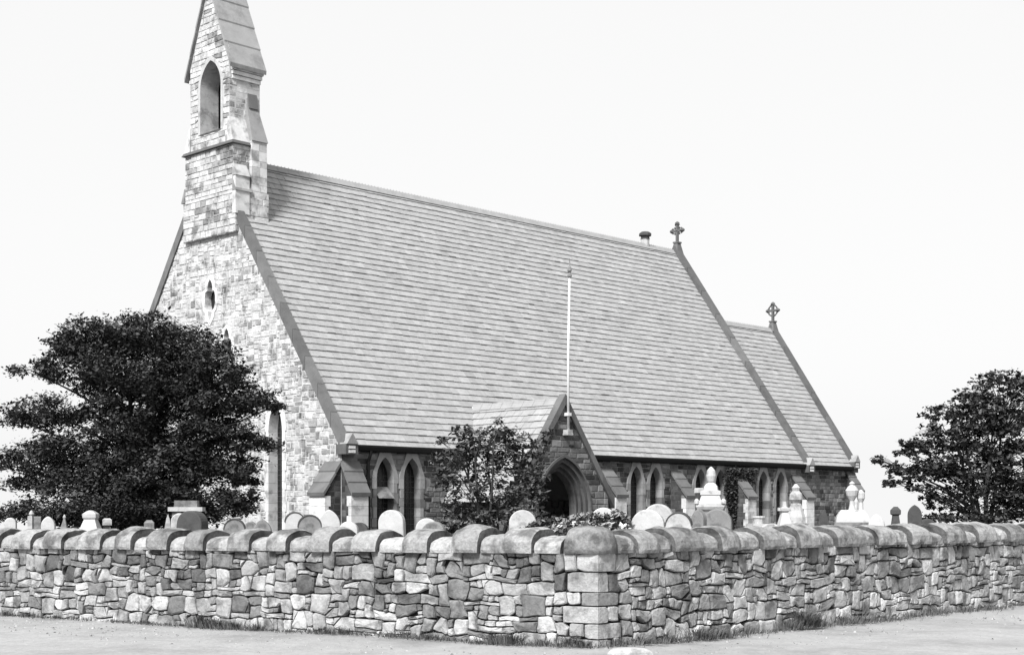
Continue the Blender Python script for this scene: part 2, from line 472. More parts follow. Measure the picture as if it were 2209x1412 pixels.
for (x0, x1, z0, z1) in rects:
    x0 -= LW; x1 -= LW; z0 -= .06; z1 -= .06
    g = .0065
    r = lambda lo_, hi_: rng.uniform(lo_, hi_)
    w, h = x1-x0, z1-z0
    mcut = min(w, h)
    c = [(r(.03, .16) if r(0, 1) < .62 else r(.2, .5))*mcut for _ in range(4)]; e = [r(.02, .14)*mcut for _ in range(4)]
    fill = []
    if w > .15 and h > .12 and r(0, 1) < .45 and abs((x0+x1)/2) > .5:
        for ci in rng.sample(range(4), 1 if r(0, 1) < .6 else 2):
            c[ci] = r(.22, .46)*w; e[ci] = r(.35, .8)*h if ci in (2, 3) else r(.3, .6)*h
            cx_, sx_ = (x0, 1) if ci in (0, 3) else (x1, -1); cz_, sz_ = (z0, 1) if ci in (0, 1) else (z1, -1)
            k = 2.3*g
            if c[ci]-2*k > .045 and e[ci]-2*k > .045:
                tri = [(cx_+sx_*g, cz_+sz_*g), (cx_+sx_*(c[ci]-k), cz_+sz_*g), (cx_+sx_*(c[ci]-k)*.5, cz_+sz_*(e[ci]-k)*.46), (cx_+sx_*g, cz_+sz_*(e[ci]-k))]
                fill.append(tri if sx_*sz_ > 0 else tri[::-1])
        if e[0]+e[3] > h*.9: e[0], e[3] = e[0]*.45, e[3]*.45
        if e[1]+e[2] > h*.9: e[1], e[2] = e[1]*.45, e[2]*.45
    lm, rm = (z0+e[0]+z1-e[3])/2, (z0+e[1]+z1-e[2])/2
    poly = [(x0+g, z0+g+e[0]), (x0+g+c[0], z0+g), (x0+w*.5, z0+g*r(.3, 1.6)), (x1-g-c[1], z0+g), (x1-g, z0+g+e[1]),
            (x1-g*r(.3, 1.8), rm), (x1-g, z1-g-e[2]), (x1-g-c[2], z1-g), (x0+w*.5, z1-g*r(.3, 2)), (x0+g+c[3], z1-g), (x0+g, z1-g-e[3]),
            (x0+g*r(.3, 1.8), lm)]
    P = []
    for a_, zz in poly:
        wa, wz = warp(a_, zz, 2.3)
        edge = min(1, max(0, (WH-zz)/.12))
        kq = min(1, .15+abs((x0+x1)/2)/.6) if x0*x1 > 0 else .15
        wa, wz = a_+(wa-a_)*kq, zz+(wz-zz)*kq
        P.append((wa, min(zz+(wz-zz)*edge, WH-.012)))
    if min(p[0] for p in P) < -.02 and max(p[0] for p in P) > .02:     # a corner stone: add points on the arris
        Q = []
        for i in range(len(P)):
            p, q = P[i], P[(i+1) % len(P)]
            if abs(p[0]) < .03: p = (0.0, p[1])
            Q.append(p)
            if p[0]*q[0] < 0 and abs(q[0]) >= .03:
                t = p[0]/(p[0]-q[0]); Q.append((0.0, p[1]+(q[1]-p[1])*t))
        P = Q; corner = True
    else: corner = False
    P = [(a_, zz-(WH-top_at('L' if a_ < 0 else 'R', abs(a_)))*max(0, zz)/WH) for a_, zz in P]
    m_ = MB()
    d = r(-.016, .018)
    hz = (z0+z1)/2/WH
    t = min(1, max(0, r(.05, .95)-.42*(hz-.45)+(.10 if x0 > 0 else 0)))
    if corner:
        n = len(P); mid_ = [p for p in P if p[0] == 0.0]; zc = sum(p[1] for p in mid_)/max(1, len(mid_))
        vs_ = []
        for k, (s_, dd) in enumerate(((1, -.06), (1, d-.010), (.94, d))):
            for p in P: vs_.append(bent(p[0]*(s_ if k == 2 else 1) if p[0] else 0.0, zc+(p[1]-zc)*s_, dd))
        fs = [(k*n+i, k*n+(i+1) % n, (k+1)*n+(i+1) % n, (k+1)*n+i) for k in range(2) for i in range(n)]
        vs_.append(bent(0.0, zc, d)); fs += [(2*n+i, 2*n+(i+1) % n, 3*n) for i in range(n)]
        m_.add(vs_, fs, min(1, .3+.7*t))
    else:
        if max(p[0] for p in P) > 0 and min(p[0] for p in P) < 0:
            sg = 1 if sum(p[0] for p in P) > 0 else -1
            P = [(p[0] if p[0]*sg > 0 else sg*.002, p[1]) for p in P]
        stone_mesh(m_, bent, P, d, .09, rng, t, inset=r(.09, .2), bulge=r(.010, .026))
    wallst.append((area(P)*(1 if abs(x0) < 12.2 else .05), m_))
    for tri in fill:
        T_ = []
        for a_, zz in tri:
            wa, wz = warp(a_, zz, 2.3); edge = min(1, max(0, (WH-zz)/.12)); zz = min(zz+(wz-zz)*edge, WH-.012)
            T_.append((wa, zz-(WH-top_at('L' if wa < 0 else 'R', abs(wa)))*max(0, zz)/WH))
        f_ = MB(); stone_mesh(f_, bent, T_, r(-.02, .008), .09, rng, min(1, max(0, t+r(-.35, .5))), inset=.15, bulge=.012)
        wallst.append((area(T_)*.3, f_))
wallst.sort(key=lambda q: -q[0])
rest = MB()
for i, (ar, m_) in enumerate(wallst):
    if i < 295: m_.build('stone', 'wall_stone', wcore)
    else: rest.merge(m_)
rest.build('small_stones', 'wall_stone', wcore, kind='stuff')

# half-round coping stones
def cope(dv, nv, a0, a1, z, rad, hgt, tone, rot=0.0, lip=0.05):
    m_ = MB(); n = 14; na = 6
    ctr = -nv*(WT/2)
    L_ = a1-a0; sd_ = rng.uniform(0, 90)
    vs_ = []
    for i in range(na+1):
        t = i/na; a = a0+L_*t
        for j in range(n+1):
            th = math.pi*j/n
            sh = 0.93 if i in (0, na) else 1.0
            rr = rad*sh*(1+.06*nz(sd_+a*3, th*1.3)+.03*nz(sd_+a*9, th*4)+.022*nz(sd_+a*22, th*9))
            zz = hgt*sh*math.sin(th)**.7*(1+.08*nz(sd_+a*4, th*1.7, 5)+.04*nz(sd_+a*9, th*4, 2)+.03*nz(sd_+a*22, th*9, 4))
            vs_.append(dv*(a+ .012*nz(sd_, th*2, i)) + ctr + nv*(rr*math.cos(th)) + Vector((0, 0, z+.02+max(0, zz))))
        for sgn in (-1, 1):
            pass
    m = n+1
    fs = [(i*m+j, i*m+j+1, (i+1)*m+j+1, (i+1)*m+j) for i in range(na) for j in range(n)]
    k = len(vs_)
    # straight base strip
    for i in range(na+1):
        a = a0+L_*i/na; sh = .96 if i in (0, na) else 1
        vs_.append(dv*a+ctr+nv*rad*sh*.97+Vector((0, 0, z-.022))); vs_.append(dv*a+ctr-nv*rad*sh*.97+Vector((0, 0, z-.022)))
    for i in range(na):
        fs.append((k+2*i, i*m, (i+1)*m, k+2*i+2)); fs.append((i*m+n, k+2*i+1, k+2*i+3, (i+1)*m+n)); fs.append((k+2*i, k+2*i+2, k+2*i+3, k+2*i+1))
    fs.append(tuple([k]+[k+1]+[j for j in range(n, -1, -1)])[::-1])
    fs.append(tuple([k+2*na]+[k+2*na+1]+[na*m+j for j in range(n, -1, -1)]))
    m_.add(vs_, fs[:-2], tone); k0 = len(m_.f)
    for f in fs[-2:]: m_.f.append(f); m_.t.append(.1)
    o = m_.build('coping_stone', 'cope', wall, smooth=False)
    return o
def px_to_a(px, dv, off):
    r = (px-1104.5)/F
    p0 = WC - (NL if dv is DL else NR)*off
    return (r*p0.y-p0.x)/(dv.x-r*dv.y)
lb = [1213, 1150, 1087, 1034, 980, 925, 873, 815, 764, 714, 672, 622, 582, 540, 495, 442, 402, 365, 322, 288, 255, 220, 170, 138, 97, 70, 30, 0, -35, -66, -105, -136, -180, -215]
rb = [1327, 1370, 1412, 1450, 1510, 1552, 1590, 1640, 1688, 1722, 1765, 1802, 1862, 1890, 1930, 1962, 2002, 2036, 2076, 2106, 2146, 2176, 2212, 2240, 2274, 2300, 2334, 2360]
for dv, nv, side, bl in ((DL, NL, 'L', lb), (DR, NR, 'R', rb)):
    aa = [px_to_a(b, dv, .0) for b in bl]
    while aa[-1] < LW: aa.append(aa[-1]+rng.uniform(.26, .42))
    for i in range(len(aa)-1):
        tall = i % 2 == 1
        zb = top_at(side, aa[i])
        a0, a1 = aa[i]+.009, aa[i+1]-.009
        if tall: a0 -= .015; a1 += .015
        else: a0 += .017; a1 -= .017
        cope(dv, nv, a0, a1, zb+rng.uniform(-.004, .008), (.365 if tall else .305)+rng.uniform(-.012, .012),
             (.275 if tall else .178)+rng.uniform(-.028, .028), rng.uniform(.35, .8) if tall else rng.uniform(.5, .95))
# big corner coping stone, a rounded block on the corner
m_ = MB(); NU, NV = 20, 9; vs_ = []
al, ar_ = px_to_a(1213, DL, 0), px_to_a(1327, DR, 0)
cplan = [DL*al+NL*.05, -inn*.07, DR*ar_+NR*.05, DR*ar_-NR*(WT+.05), wi*2.2, DL*al-NL*(WT+.05)]
ctr = sum(cplan, Vector())/6
def plan_r(ang):
    d = Vector((math.cos(ang), math.sin(ang), 0))
    x, y = ray_out((ctr.x, ctr.y), (ctr.x+d.x*.01, ctr.y+d.y*.01), [(p.x, p.y) for p in cplan])
    return Vector((x, y, 0))-ctr
for j in range(NV+1):
    t = j/NV
    ph = t*math.pi/2
    rs, zz = (math.cos(ph)**.45, WH-.02+.335*math.sin(ph)**.75) if t > 0 else (1, WH-.02)
    for i in range(NU):
        an = 2*math.pi*i/NU
        q = plan_r(an)*rs*(1+.03*nz(i*.7, j*.8, 2))
        vs_.append(ctr+q*0.985+Vector((0, 0, zz+.012*nz(i*.9, j*1.3, 7))))
m_.add(vs_, [(j*NU+i, j*NU+(i+1) % NU, (j+1)*NU+(i+1) % NU, (j+1)*NU+i) for j in range(NV) for i in range(NU)]+[tuple(range(NU))[::-1]], .45)
m_.build('coping_stone', 'cope', wall, smooth=True)

# ------------------------------------------------------------ the church (local frame: x along the nave, y across, z up)
CX = Vector((-0.118*44, 44, GZ)); CROT = math.atan2(.716, .698)
church = empty('church', CX, CROT)
tag(church, 'stone church with tall bellcote, steep slate roof, porch and lower chancel', 'church')
NLEN, NW, EAV, SL = 25.65, 13.96, 3.53, 1.414
HW = NW/2
RID = EAV+SL*HW
rng = random.Random(4)
P_gable = Plane((0, 0, 0), (0, 1, 0), (-1, 0, 0))
P_side = Plane((0, 0, 0), (1, 0, 0), (0, -1, 0))
PC, PHW, PPJ, PRID = 6.59, 2.31, 3.16, 4.94     # porch centre, half width, projection, ridge height
PSL = 1.372; PEAV = PRID-PSL*PHW
P_porch = Plane((0, -PPJ, 0), (1, 0, 0), (0, -1, 0))
P_porch_w = Plane((PC-PHW+.12, 0, 0), (0, -1, 0), (-1, 0, 0))
P_porch_e = Plane((PC+PHW-.12, 0, 0), (0, -1, 0), (1, 0, 0))
CW0, CEND, CRID, CSL = 2.5, 33.5, 10.50, 1.49
CEAV = CRID-CSL*(HW-CW0)
P_chan = Plane((0, CW0, 0), (1, 0, 0), (0, -1, 0))

def window(pl, cx, z0, zs, hw, rise, fw, outer=None, depth=.28, tone=.7, matl='dressed', bars=True, dark_alt=True, hopper=False, proud=.022):
    inner = lancet(cx, z0, zs, hw, rise)
    n = len(inner); half = n//2
    if outer is None: outp = lancet(cx, z0-.0, zs, hw+fw, rise*(hw+fw)/hw*.92)
    else:
        outp = [(cx-hw-fw, z0)] + [ray_out((cx, zs), p, outer) for p in inner[1:-1]] + [(cx+hw+fw, z0)]
    g = MB()
    g.add([pl(a, z, -depth) for a, z in inner], [tuple(range(n))])
    win = g.build('window', 'glass', church)
    # jambs of squared blocks
    for sgn in (-1, 1):
        z = z0; k = 0
        while z < zs-.01:
            h = min(rng.uniform(.26, .36), zs-z)
            if zs-z-h < .12: h = zs-z
            f2 = fw*(1.0 if k % 2 else .72)
            b = MB(); ai, ao = cx+sgn*hw, cx+sgn*(hw+f2)
            lo_, hi_ = min(ai, ao), max(ai, ao)
            p = [pl(lo_, z+.004, -depth-.01), pl(hi_, z+.004, -depth-.01), pl(hi_, z+.004, proud), pl(lo_, z+.004, proud),
                 pl(lo_, z+h-.004, -depth-.01), pl(hi_, z+h-.004, -depth-.01), pl(hi_, z+h-.004, proud), pl(lo_, z+h-.004, proud)]
            b.hexa(p, min(1, max(0, tone+rng.uniform(-.25, .1)-(.35 if dark_alt and rng.random() < .4 and z < zs-.5 else 0))))
            b.build('jamb_stone', matl, win); z += h; k += 1
    for (i0, i1) in ((1, half), (half, n-2)):
        b = MB(); t = tone+rng.uniform(-.08, .08)
        ring(b, pl, inner, outp, proud+.002, t, i0, i1)
        reveal(b, pl, inner, proud+.002, -depth-.01, t, i0, i1)
        reveal(b, pl, outp, proud+.002, -.05, t, i0, i1)
        b.build('arch_stone', matl, win)
    s = MB()
    s.hexa([pl(cx-hw-fw*.8, z0-.14, -depth), pl(cx+hw+fw*.8, z0-.14, -depth), pl(cx+hw+fw*.8, z0-.14, .05), pl(cx-hw-fw*.8, z0-.14, .05),
            pl(cx-hw-fw*.8, z0-.002, -depth), pl(cx+hw+fw*.8, z0-.002, -depth), pl(cx+hw+fw*.8, z0-.05, .05), pl(cx-hw-fw*.8, z0-.05, .05)], tone)
    s.build('sill', matl, win)
    if bars:
        b = MB(); zt = zs+rise*.5
        for k in range(1, 4):
            a = cx-hw+2*hw*k/4; zz = zs+rise*(.95-abs(a-cx)/hw*.95)
            b.box_pl = None
            p0, p1 = pl(a-.007, z0, -depth+.004), pl(a+.007, zz, -depth+.018)
            b.hexa([pl(a-.007, z0, -depth+.002), pl(a+.007, z0, -depth+.002), pl(a+.007, z0, -depth+.014), pl(a-.007, z0, -depth+.014),
                    pl(a-.007, zz, -depth+.002), pl(a+.007, zz, -depth+.002), pl(a+.007, zz, -depth+.014), pl(a-.007, zz, -depth+.014)])
        z = z0+.18
        while z < zs+.2:
            b.hexa([pl(cx-hw+.01, z, -depth+.003), pl(cx+hw-.01, z, -depth+.003), pl(cx+hw-.01, z, -depth+.012), pl(cx-hw+.01, z, -depth+.012),
                    pl(cx-hw+.01, z+.014, -depth+.003), pl(cx+hw-.01, z+.014, -depth+.003), pl(cx+hw-.01, z+.014, -depth+.012), pl(cx-hw+.01, z+.014, -depth+.012)])
            z += .17
        b.build('glazing_bars', 'lead', win)
    if hopper:
        b = MB(); a0, a1 = cx-hw+.02, cx+hw-.06; zz0, zz1 = zs-.62, zs-.26
        b.hexa([pl(a0, zz0, .10), pl(a1, zz0, .10), pl(a1, zz0, .13), pl(a0, zz0, .13),
                pl(a0, zz1, -depth+.03), pl(a1, zz1, -depth+.03), pl(a1, zz1, -depth+.06), pl(a0, zz1, -depth+.06)])
        b.build('hopper_light', 'grave_grey', win)
    return outp

# --- side (south) wall of the nave
sw_win = [1.75, 2.87, 10.05, 11.2, 14.08, 15.23, 18.06, 19.36, 22.35, 23.62]
ZS, RISE, SHW, SFW, SZ0 = 2.42, .66, .35, .21, .62
holes = []
for i, c in enumerate(sw_win):
    ow = .545
    outer = [(c-ow, SZ0-.3), (c-ow, ZS+.05), (c-.22, 3.24), (c+.22, 3.24), (c+ow, ZS+.05), (c+ow, SZ0-.3)]
    op = window(P_side, c, SZ0, ZS, SHW, RISE, .195, outer, tone=.72, hopper=(i == 0))
    holes.append(op)
inner_holes = [lancet(c, SZ0, ZS, SHW+.02, RISE+.02) for c in sw_win]
b = MB()
sheet(b, P_side, [(0, -.3), (NLEN, -.3), (NLEN, EAV+.02), (0, EAV+.02)], inner_holes, -.022)
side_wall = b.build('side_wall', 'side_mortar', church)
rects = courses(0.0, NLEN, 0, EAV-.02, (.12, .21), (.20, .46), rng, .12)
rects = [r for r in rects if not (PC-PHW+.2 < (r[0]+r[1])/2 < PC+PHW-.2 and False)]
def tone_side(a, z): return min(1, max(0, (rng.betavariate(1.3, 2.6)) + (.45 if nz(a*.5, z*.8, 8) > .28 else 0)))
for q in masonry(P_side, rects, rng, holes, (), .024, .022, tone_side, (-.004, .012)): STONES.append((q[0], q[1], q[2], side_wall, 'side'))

# --- west gable wall
def slope_clip(c, top, sl, off=0):   # below a gable whose apex is (c, top)
    return [lambda p: (top-off)-sl*(p[0]-c)-p[1], lambda p: (top-off)+sl*(p[0]-c)-p[1]]
LWIN = 3.3
holes, inner_holes = [], []
op = window(P_gable, LWIN, .5, 3.95, .36, .95, .2, depth=.34, tone=.85, matl='dressed_pale', dark_alt=False)
holes.append(op); inner_holes.append(lancet(LWIN, .5, 3.95, .38, .97))
op = window(P_gable, NW-LWIN, .5, 3.95, .36, .95, .2, depth=.34, tone=.85, matl='dressed_pale', dark_alt=False)
holes.append(op); inner_holes.append(lancet(NW-LWIN, .5, 3.95, .38, .97))
def vesica(c, zc, s=1.0):
    half = [(0, .72), (.10, .60), (.15, .45), (.15, .34), (.27, .30), (.31, .12), (.31, -.10), (.24, -.28), (.13, -.36), (.10, -.5), (0, -.72)]
    return [(c+a*s, zc+z*s) for a, z in half] + [(c-a*s, zc+z*s) for a, z in half[-2:0:-1]]
for c, zc, s in ((HW, 8.5, 1.0), (HW-.97, 6.80, .95), (HW+.97, 6.80, .95)):
    v = vesica(c, zc, s); n = len(v)
    g = MB(); g.add([P_gable(a, z, -.26) for a, z in v], [tuple(range(n))]); w_ = g.build('window', 'glass', church)
    b = MB(); vv = v+[v[0]]
    oo = [(c+(a-c)*1.0+math.copysign(.13, a-c) if abs(a-c) > .01 else a, zc+(z-zc)*1.18) for a, z in vv]
    ring(b, P_gable, vv, oo, .012, .95); reveal(b, P_gable, vv, .012, -.27, .8); reveal(b, P_gable, oo, .012, -.04, .8)
    b.build('window_surround', 'dressed_pale', w_)
    holes.append(oo[:-1]); inner_holes.append(v)
b = MB()
sheet(b, P_gable, [(0, -.3), (NW, -.3), (NW, EAV), (HW, RID), (0, EAV)], inner_holes, -.012)
gable_wall = b.build('gable_wall', 'gable_mortar', church)
rects = [(a+.02, b_+.02, c, d_) for a, b_, c, d_ in skyline(NW-.04, RID, random.Random(77), (.20, .50), (.10, .24))]
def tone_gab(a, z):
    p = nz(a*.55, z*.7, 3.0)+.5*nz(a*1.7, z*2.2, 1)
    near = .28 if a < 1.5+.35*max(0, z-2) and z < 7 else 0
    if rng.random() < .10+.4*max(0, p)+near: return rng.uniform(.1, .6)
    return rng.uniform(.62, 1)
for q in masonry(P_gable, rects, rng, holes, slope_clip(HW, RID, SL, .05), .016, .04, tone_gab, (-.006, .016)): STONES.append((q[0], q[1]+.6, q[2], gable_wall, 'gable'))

# east gable of the nave (seen only above the chancel from other sides)
P_east = Plane((NLEN, 0, 0), (0, 1, 0), (1, 0, 0))
b = MB(); sheet(b, P_east, [(0, -.3), (NW, -.3), (NW, EAV), (HW, RID), (0, EAV)], [], 0)
b.add([(0, NW, -.3), (NLEN, NW, -.3), (NLEN, NW, EAV), (0, NW, EAV)], [(0, 1, 2, 3)])
b.build('rear_wall', 'side_mortar', church)

# --- roofs of slates
SLATES = []
def roof_pitch(name, e0, du, length, dv, vlen, nrm, gauge, parent_name_mat='slate', clip_u=None, thick=.032, wr=(.28, .46), cnt=True):
    """a slated pitch: e0 eave start, du along eave, dv up slope"""
    e0, du, dv, nrm = Vector(e0), Vector(du), Vector(dv).normalized(), Vector(nrm).normalized()
    b = MB()
    b.hexa([e0-nrm*.10, e0+du*length-nrm*.10, e0+du*length+dv*vlen-nrm*.10, e0+dv*vlen-nrm*.10,
            e0-nrm*.02, e0+du*length-nrm*.02, e0+du*length+dv*vlen-nrm*.02, e0+dv*vlen-nrm*.02])
    roof = b.build(name, 'slate', church)
    nc = int(round(vlen/gauge)); gg = vlen/nc
    for k in range(nc):
        wb = wr[0]+(wr[1]-wr[0])*(1-k/nc)*.7
        u = -rng.uniform(0, wb)
        while u < length:
            w = wb*rng.uniform(.75, 1.3)
            u0, u1 = max(0, u), min(length, u+w)
            if length-u1 < .08: u1 = length
            if u1-u0 > .03:
                lo_ = k*gg+rng.uniform(-.011, .011)+.02*nz(u*.35, k*.4, 4); hi_ = (k+1)*gg+.06
                th = thick*rng.uniform(.8, 1.2)
                up = rng.uniform(0, .006)+(rng.uniform(.004, .016) if rng.random() < .12 else 0)
                q = .0035
                p = [e0+du*(u0+q)+dv*lo_+nrm*(up-.015), e0+du*(u1-q)+dv*lo_+nrm*(up-.015), e0+du*(u1-q)+dv*hi_-nrm*.018, e0+du*(u0+q)+dv*hi_-nrm*.018,
                     e0+du*(u0+q)+dv*lo_+nrm*(th+up), e0+du*(u1-q)+dv*lo_+nrm*(th+up), e0+du*(u1-q)+dv*hi_-nrm*.004, e0+du*(u0+q)+dv*hi_-nrm*.004]
                m_ = MB()
                m_.add(p, [(4, 5, 6, 7), (0, 1, 5, 4), (1, 2, 6, 5), (3, 0, 4, 7)], min(1, max(0, rng.gauss(.5, .12))))
                SLATES.append(((u1-u0)*(1 if cnt else .01)*(1-.01*k), roof, m_))
            u += w
    return roof
OV = .11
sl_len = math.hypot(HW+OV, SL*(HW+OV))
roof_pitch('nave_roof', (.14, -OV, EAV-OV*SL), (1, 0, 0), NLEN-.39, (0, 1, SL), sl_len, (0, -SL, 1), .272)
b = MB(); b.hexa([(.1, NW+.24, EAV-.24*SL-.1), (NLEN-.2, NW+.24, EAV-.24*SL-.1), (NLEN-.2, HW, RID-.15), (.1, HW, RID-.15),
                  (.1, NW+.24, EAV-.24*SL), (NLEN-.2, NW+.24, EAV-.24*SL), (NLEN-.2, HW, RID+.01), (.1, HW, RID+.01)])
b.build('nave_roof', 'slate', church)
pv = math.hypot(PHW+.1, PSL*(PHW+.1))
for sg in (-1, 1):
    roof_pitch('porch_roof', (PC+sg*(PHW+.1), -PPJ+.25 if sg < 0 else 1.35, PRID-PSL*(PHW+.1)), (0, 1 if sg < 0 else -1, 0), PPJ+1.1, (-sg, 0, PSL), pv, (sg*PSL, 0, 1), .272, cnt=(sg < 0))
cs = math.hypot(HW-CW0+.22, CSL*(HW-CW0+.22))
roof_pitch('chancel_roof', (NLEN+.02, CW0-.22, CEAV-.22*CSL), (1, 0, 0), CEND-NLEN-.3, (0, 1, CSL), cs, (0, -CSL, 1), .272, cnt=False)
b = MB(); y1 = NW-CW0+.2
b.hexa([(NLEN, y1, CEAV-.4), (CEND-.2, y1, CEAV-.4), (CEND-.2, HW, CRID-.15), (NLEN, HW, CRID-.15), (NLEN, y1, CEAV-.28), (CEND-.2, y1, CEAV-.28), (CEND-.2, HW, CRID), (NLEN, HW, CRID)])
b.build('chancel_roof', 'slate', church)
SLATES.sort(key=lambda q: -q[0])
rest = {}
for i, (w, ro, m_) in enumerate(SLATES):
    if i < 295: m_.build('slate', 'slate', ro)
    else: rest.setdefault(ro.name, (ro, MB()))[1].merge(m_)
for ro, m_ in rest.values(): m_.build('slates', 'slate', ro, kind='stuff')

# ridge tiles with a low crest
def ridge_run(x0, x1, y, z, along_y=False, step=.46, crest=True):
    n = int(abs(x1-x0)/step); st = (x1-x0)/n
    for k in range(n):
        a, c = x0+st*k+.006, x0+st*(k+1)-.006
        b = MB(); f = (lambda u, v, w: (y+v, u, w)) if along_y else (lambda u, v, w: (u, y+v, w))
        prof = [(-.16, z-.18), (0, z+.045), (.16, z-.18), (.10, z-.18), (0, z-.02), (-.10, z-.18)]
        nn = len(prof)
        b.add([f(a, v, w) for v, w in prof]+[f(c, v, w) for v, w in prof], [(i, (i+1) % nn, nn+(i+1) % nn, nn+i) for i in range(nn)]+[tuple(range(nn))[::-1], tuple(range(nn, 2*nn))])
        if crest:
            for q in range(3):
                u = a+(c-a)*(q+.5)/3
                b.add([f(u-.02, 0, z+.03), f(u, .010, z+.082), f(u+.02, 0, z+.03), f(u, -.010, z+.082)], [(0, 1, 2), (0, 2, 3)])
        b.build('ridge_tile', 'ridge', church)
ridge_run(1.35, NLEN-.35, HW, RID+.06)
ridge_run(NLEN+.05, CEND-.35, HW, CRID+.05)
ridge_run(-PPJ+.3, 1.05, PC, PRID+.05, True, crest=False)

# --- verge copings: runs of sloped slabs, kneelers
def verge(x0, x1, ya, za, yb, zb, lift, thick, n, tone=.4, along=None):
    """slabs from (ya,za) eave to (yb,zb) apex; along='y' for gables across x"""
    for k in range(n):
        t0, t1 = k/n, (k+1)/n
        b = MB()
        def P_(t, x, dz): 
            y = ya+(yb-ya)*t; z = za+(zb-za)*t
            return (x, y, z+dz) if along is None else (y, x, z+dz)
        e = .0025
        j = rng.uniform(-.008, .008)
        b.hexa([P_(t0+e, x0, lift-thick), P_(t0+e, x1, lift-thick), P_(t1-e*.2, x1, lift-thick), P_(t1-e*.2, x0, lift-thick),
                P_(t0+e, x0, lift+j), P_(t0+e, x1, lift+j), P_(t1-e*.2, x1, lift+j), P_(t1-e*.2, x0, lift+j)], min(1, max(0, tone+rng.uniform(-.35, .35))))
        b.build('verge_coping', 'coping_dark', church)
for s0, s1, apex_gap in ((-.07, .19, 1.46), (NLEN-.34, NLEN+.06, .0)):
    for sg in (-1, 1):
        ya = HW+sg*(HW+.22); yb = HW+sg*apex_gap
        verge(s0, s1, ya, EAV-.22*SL, yb, RID-apex_gap*SL, .30, .46, 9)
for sg in (-1, 1):
    verge(CEND-.32, CEND+.06, HW+sg*(HW-CW0+.28), CEAV-.28*CSL, HW, CRID, .28, .44, 6, .1)
for sg in (-1, 1):
    verge(-PPJ-.08, -PPJ+.20, PC+sg*(PHW+.12), PRID-PSL*(PHW+.12), PC, PRID, .22, .34, 4, .35, along='y')
# kneelers under the copings at the nave and chancel corners
def kneeler(x0, x1, y, z, sg=-1):
    b = MB()
    b.box((x0-.03, y-.36, z-.36), (x1+.03, y+.12, z-.05), .25); o = b.build('kneeler', 'coping_dark', church)
    b = MB()
    b.prism([(x0-.02, y-.40, z-.05), (x1+.02, y-.40, z-.05), ((x0+x1)/2, y-.40, z+.28)], (0, .35, 0), .75)
    b.build('gablet', 'dressed', o)
    for k in range(2):
        b = MB(); b.box((x0+.08, y-.375, z-.19-.13*k), (x1-.08, y-.34, z-.10-.13*k), .95); b.build('moulding', 'dressed_pale', o)
kneeler(-.08, .34, 0, EAV-.05); kneeler(NLEN-.40, NLEN+.02, 0, EAV-.1); kneeler(CEND-.4, CEND+.04, CW0, CEAV)

# --- bellcote
BC = HW-.12
def slab_walls(name, hw0, hw1, z0, z1, s0, s1, s0b=None, tone=(.55, 1), rows=(.16, .26)):
    """one stage of the bellcote, tapering from half width hw0 to hw1; masonry on the west and south faces"""
    s0b = s0 if s0b is None else s0b
    b = MB()
    e = .02
    b.hexa([(s0+e, BC-hw0+e, z0), (s1, BC-hw0+e, z0), (s1, BC+hw0-e, z0), (s0+e, BC+hw0-e, z0),
            (s0b+e, BC-hw1+e, z1), (s1, BC-hw1+e, z1), (s1, BC+hw1-e, z1), (s0b+e, BC+hw1-e, z1)])
    return b.build(name, 'gable_mortar', church)
S0, S1 = -.14, 1.22
stage1 = slab_walls('bellcote_base', 1.54, 1.54, 10.6, 12.0, S0, S1)
stage2 = slab_walls('bellcote_stage', 1.42, 1.42, 12.0, 13.55, S0, S1)
def tone_bc(a, z): return rng.uniform(.1, .5) if rng.random() < .08+.4*max(0, nz(a*.9, z*.9, 6)) else rng.uniform(.65, 1)
def stage_stone(st, hw, z0, z1, holes=(), clips=()):
    pw = Plane((S0, 0, 0), (0, 1, 0), (-1, 0, 0)); ps = Plane((0, BC-hw, 0), (1, 0, 0), (0, -1, 0)); pn = Plane((0, BC+hw, 0), (1, 0, 0), (0, 1, 0))
    for pl, a0, a1 in ((pw, BC-hw, BC+hw), (ps, S0, S1), (pn, S0, S1)):
        for q in masonry(pl, courses(a0, a1, z0, z1, (.15, .24), (.24, .5), rng, .12), rng, holes if pl is pw else (), clips if pl is pw else (), .016, .016, tone_bc, (-.004, .014), .05):
            STONES.append((q[0]*.8, q[1], q[2], st, 'gable'))
stage_stone(stage1, 1.54, 10.6, 12.0); stage_stone(stage2, 1.42, 12.0, 13.5)
# sloped shoulders between stages
for sg in (-1, 1):
    b = MB(); y0, y1 = BC+sg*1.62, BC+sg*1.41
    b.hexa([(S0-.03, min(y0, y1), 11.95), (.5, min(y0, y1), 11.95), (.5, max(y0, y1), 11.95), (S0-.03, max(y0, y1), 11.95),
            (S0-.03, y1-.01, 12.42), (.5, y1-.01, 12.42), (.5, y1+.01, 12.42), (S0-.03, y1+.01, 12.42)], .6)
    b.build('weathering', 'dressed', church)
# dark string course
b = MB(); b.hexa([(S0-.10, BC-1.52, 13.52), (.55, BC-1.52, 13.52), (.55, BC+1.50, 13.52), (S0-.10, BC+1.50, 13.52),
                  (S0-.05, BC-1.46, 13.62), (.55, BC-1.46, 13.62), (.55, BC+1.44, 13.62), (S0-.05, BC+1.44, 13.62)], .0)
b.build('string_course', 'coping_dark', church)
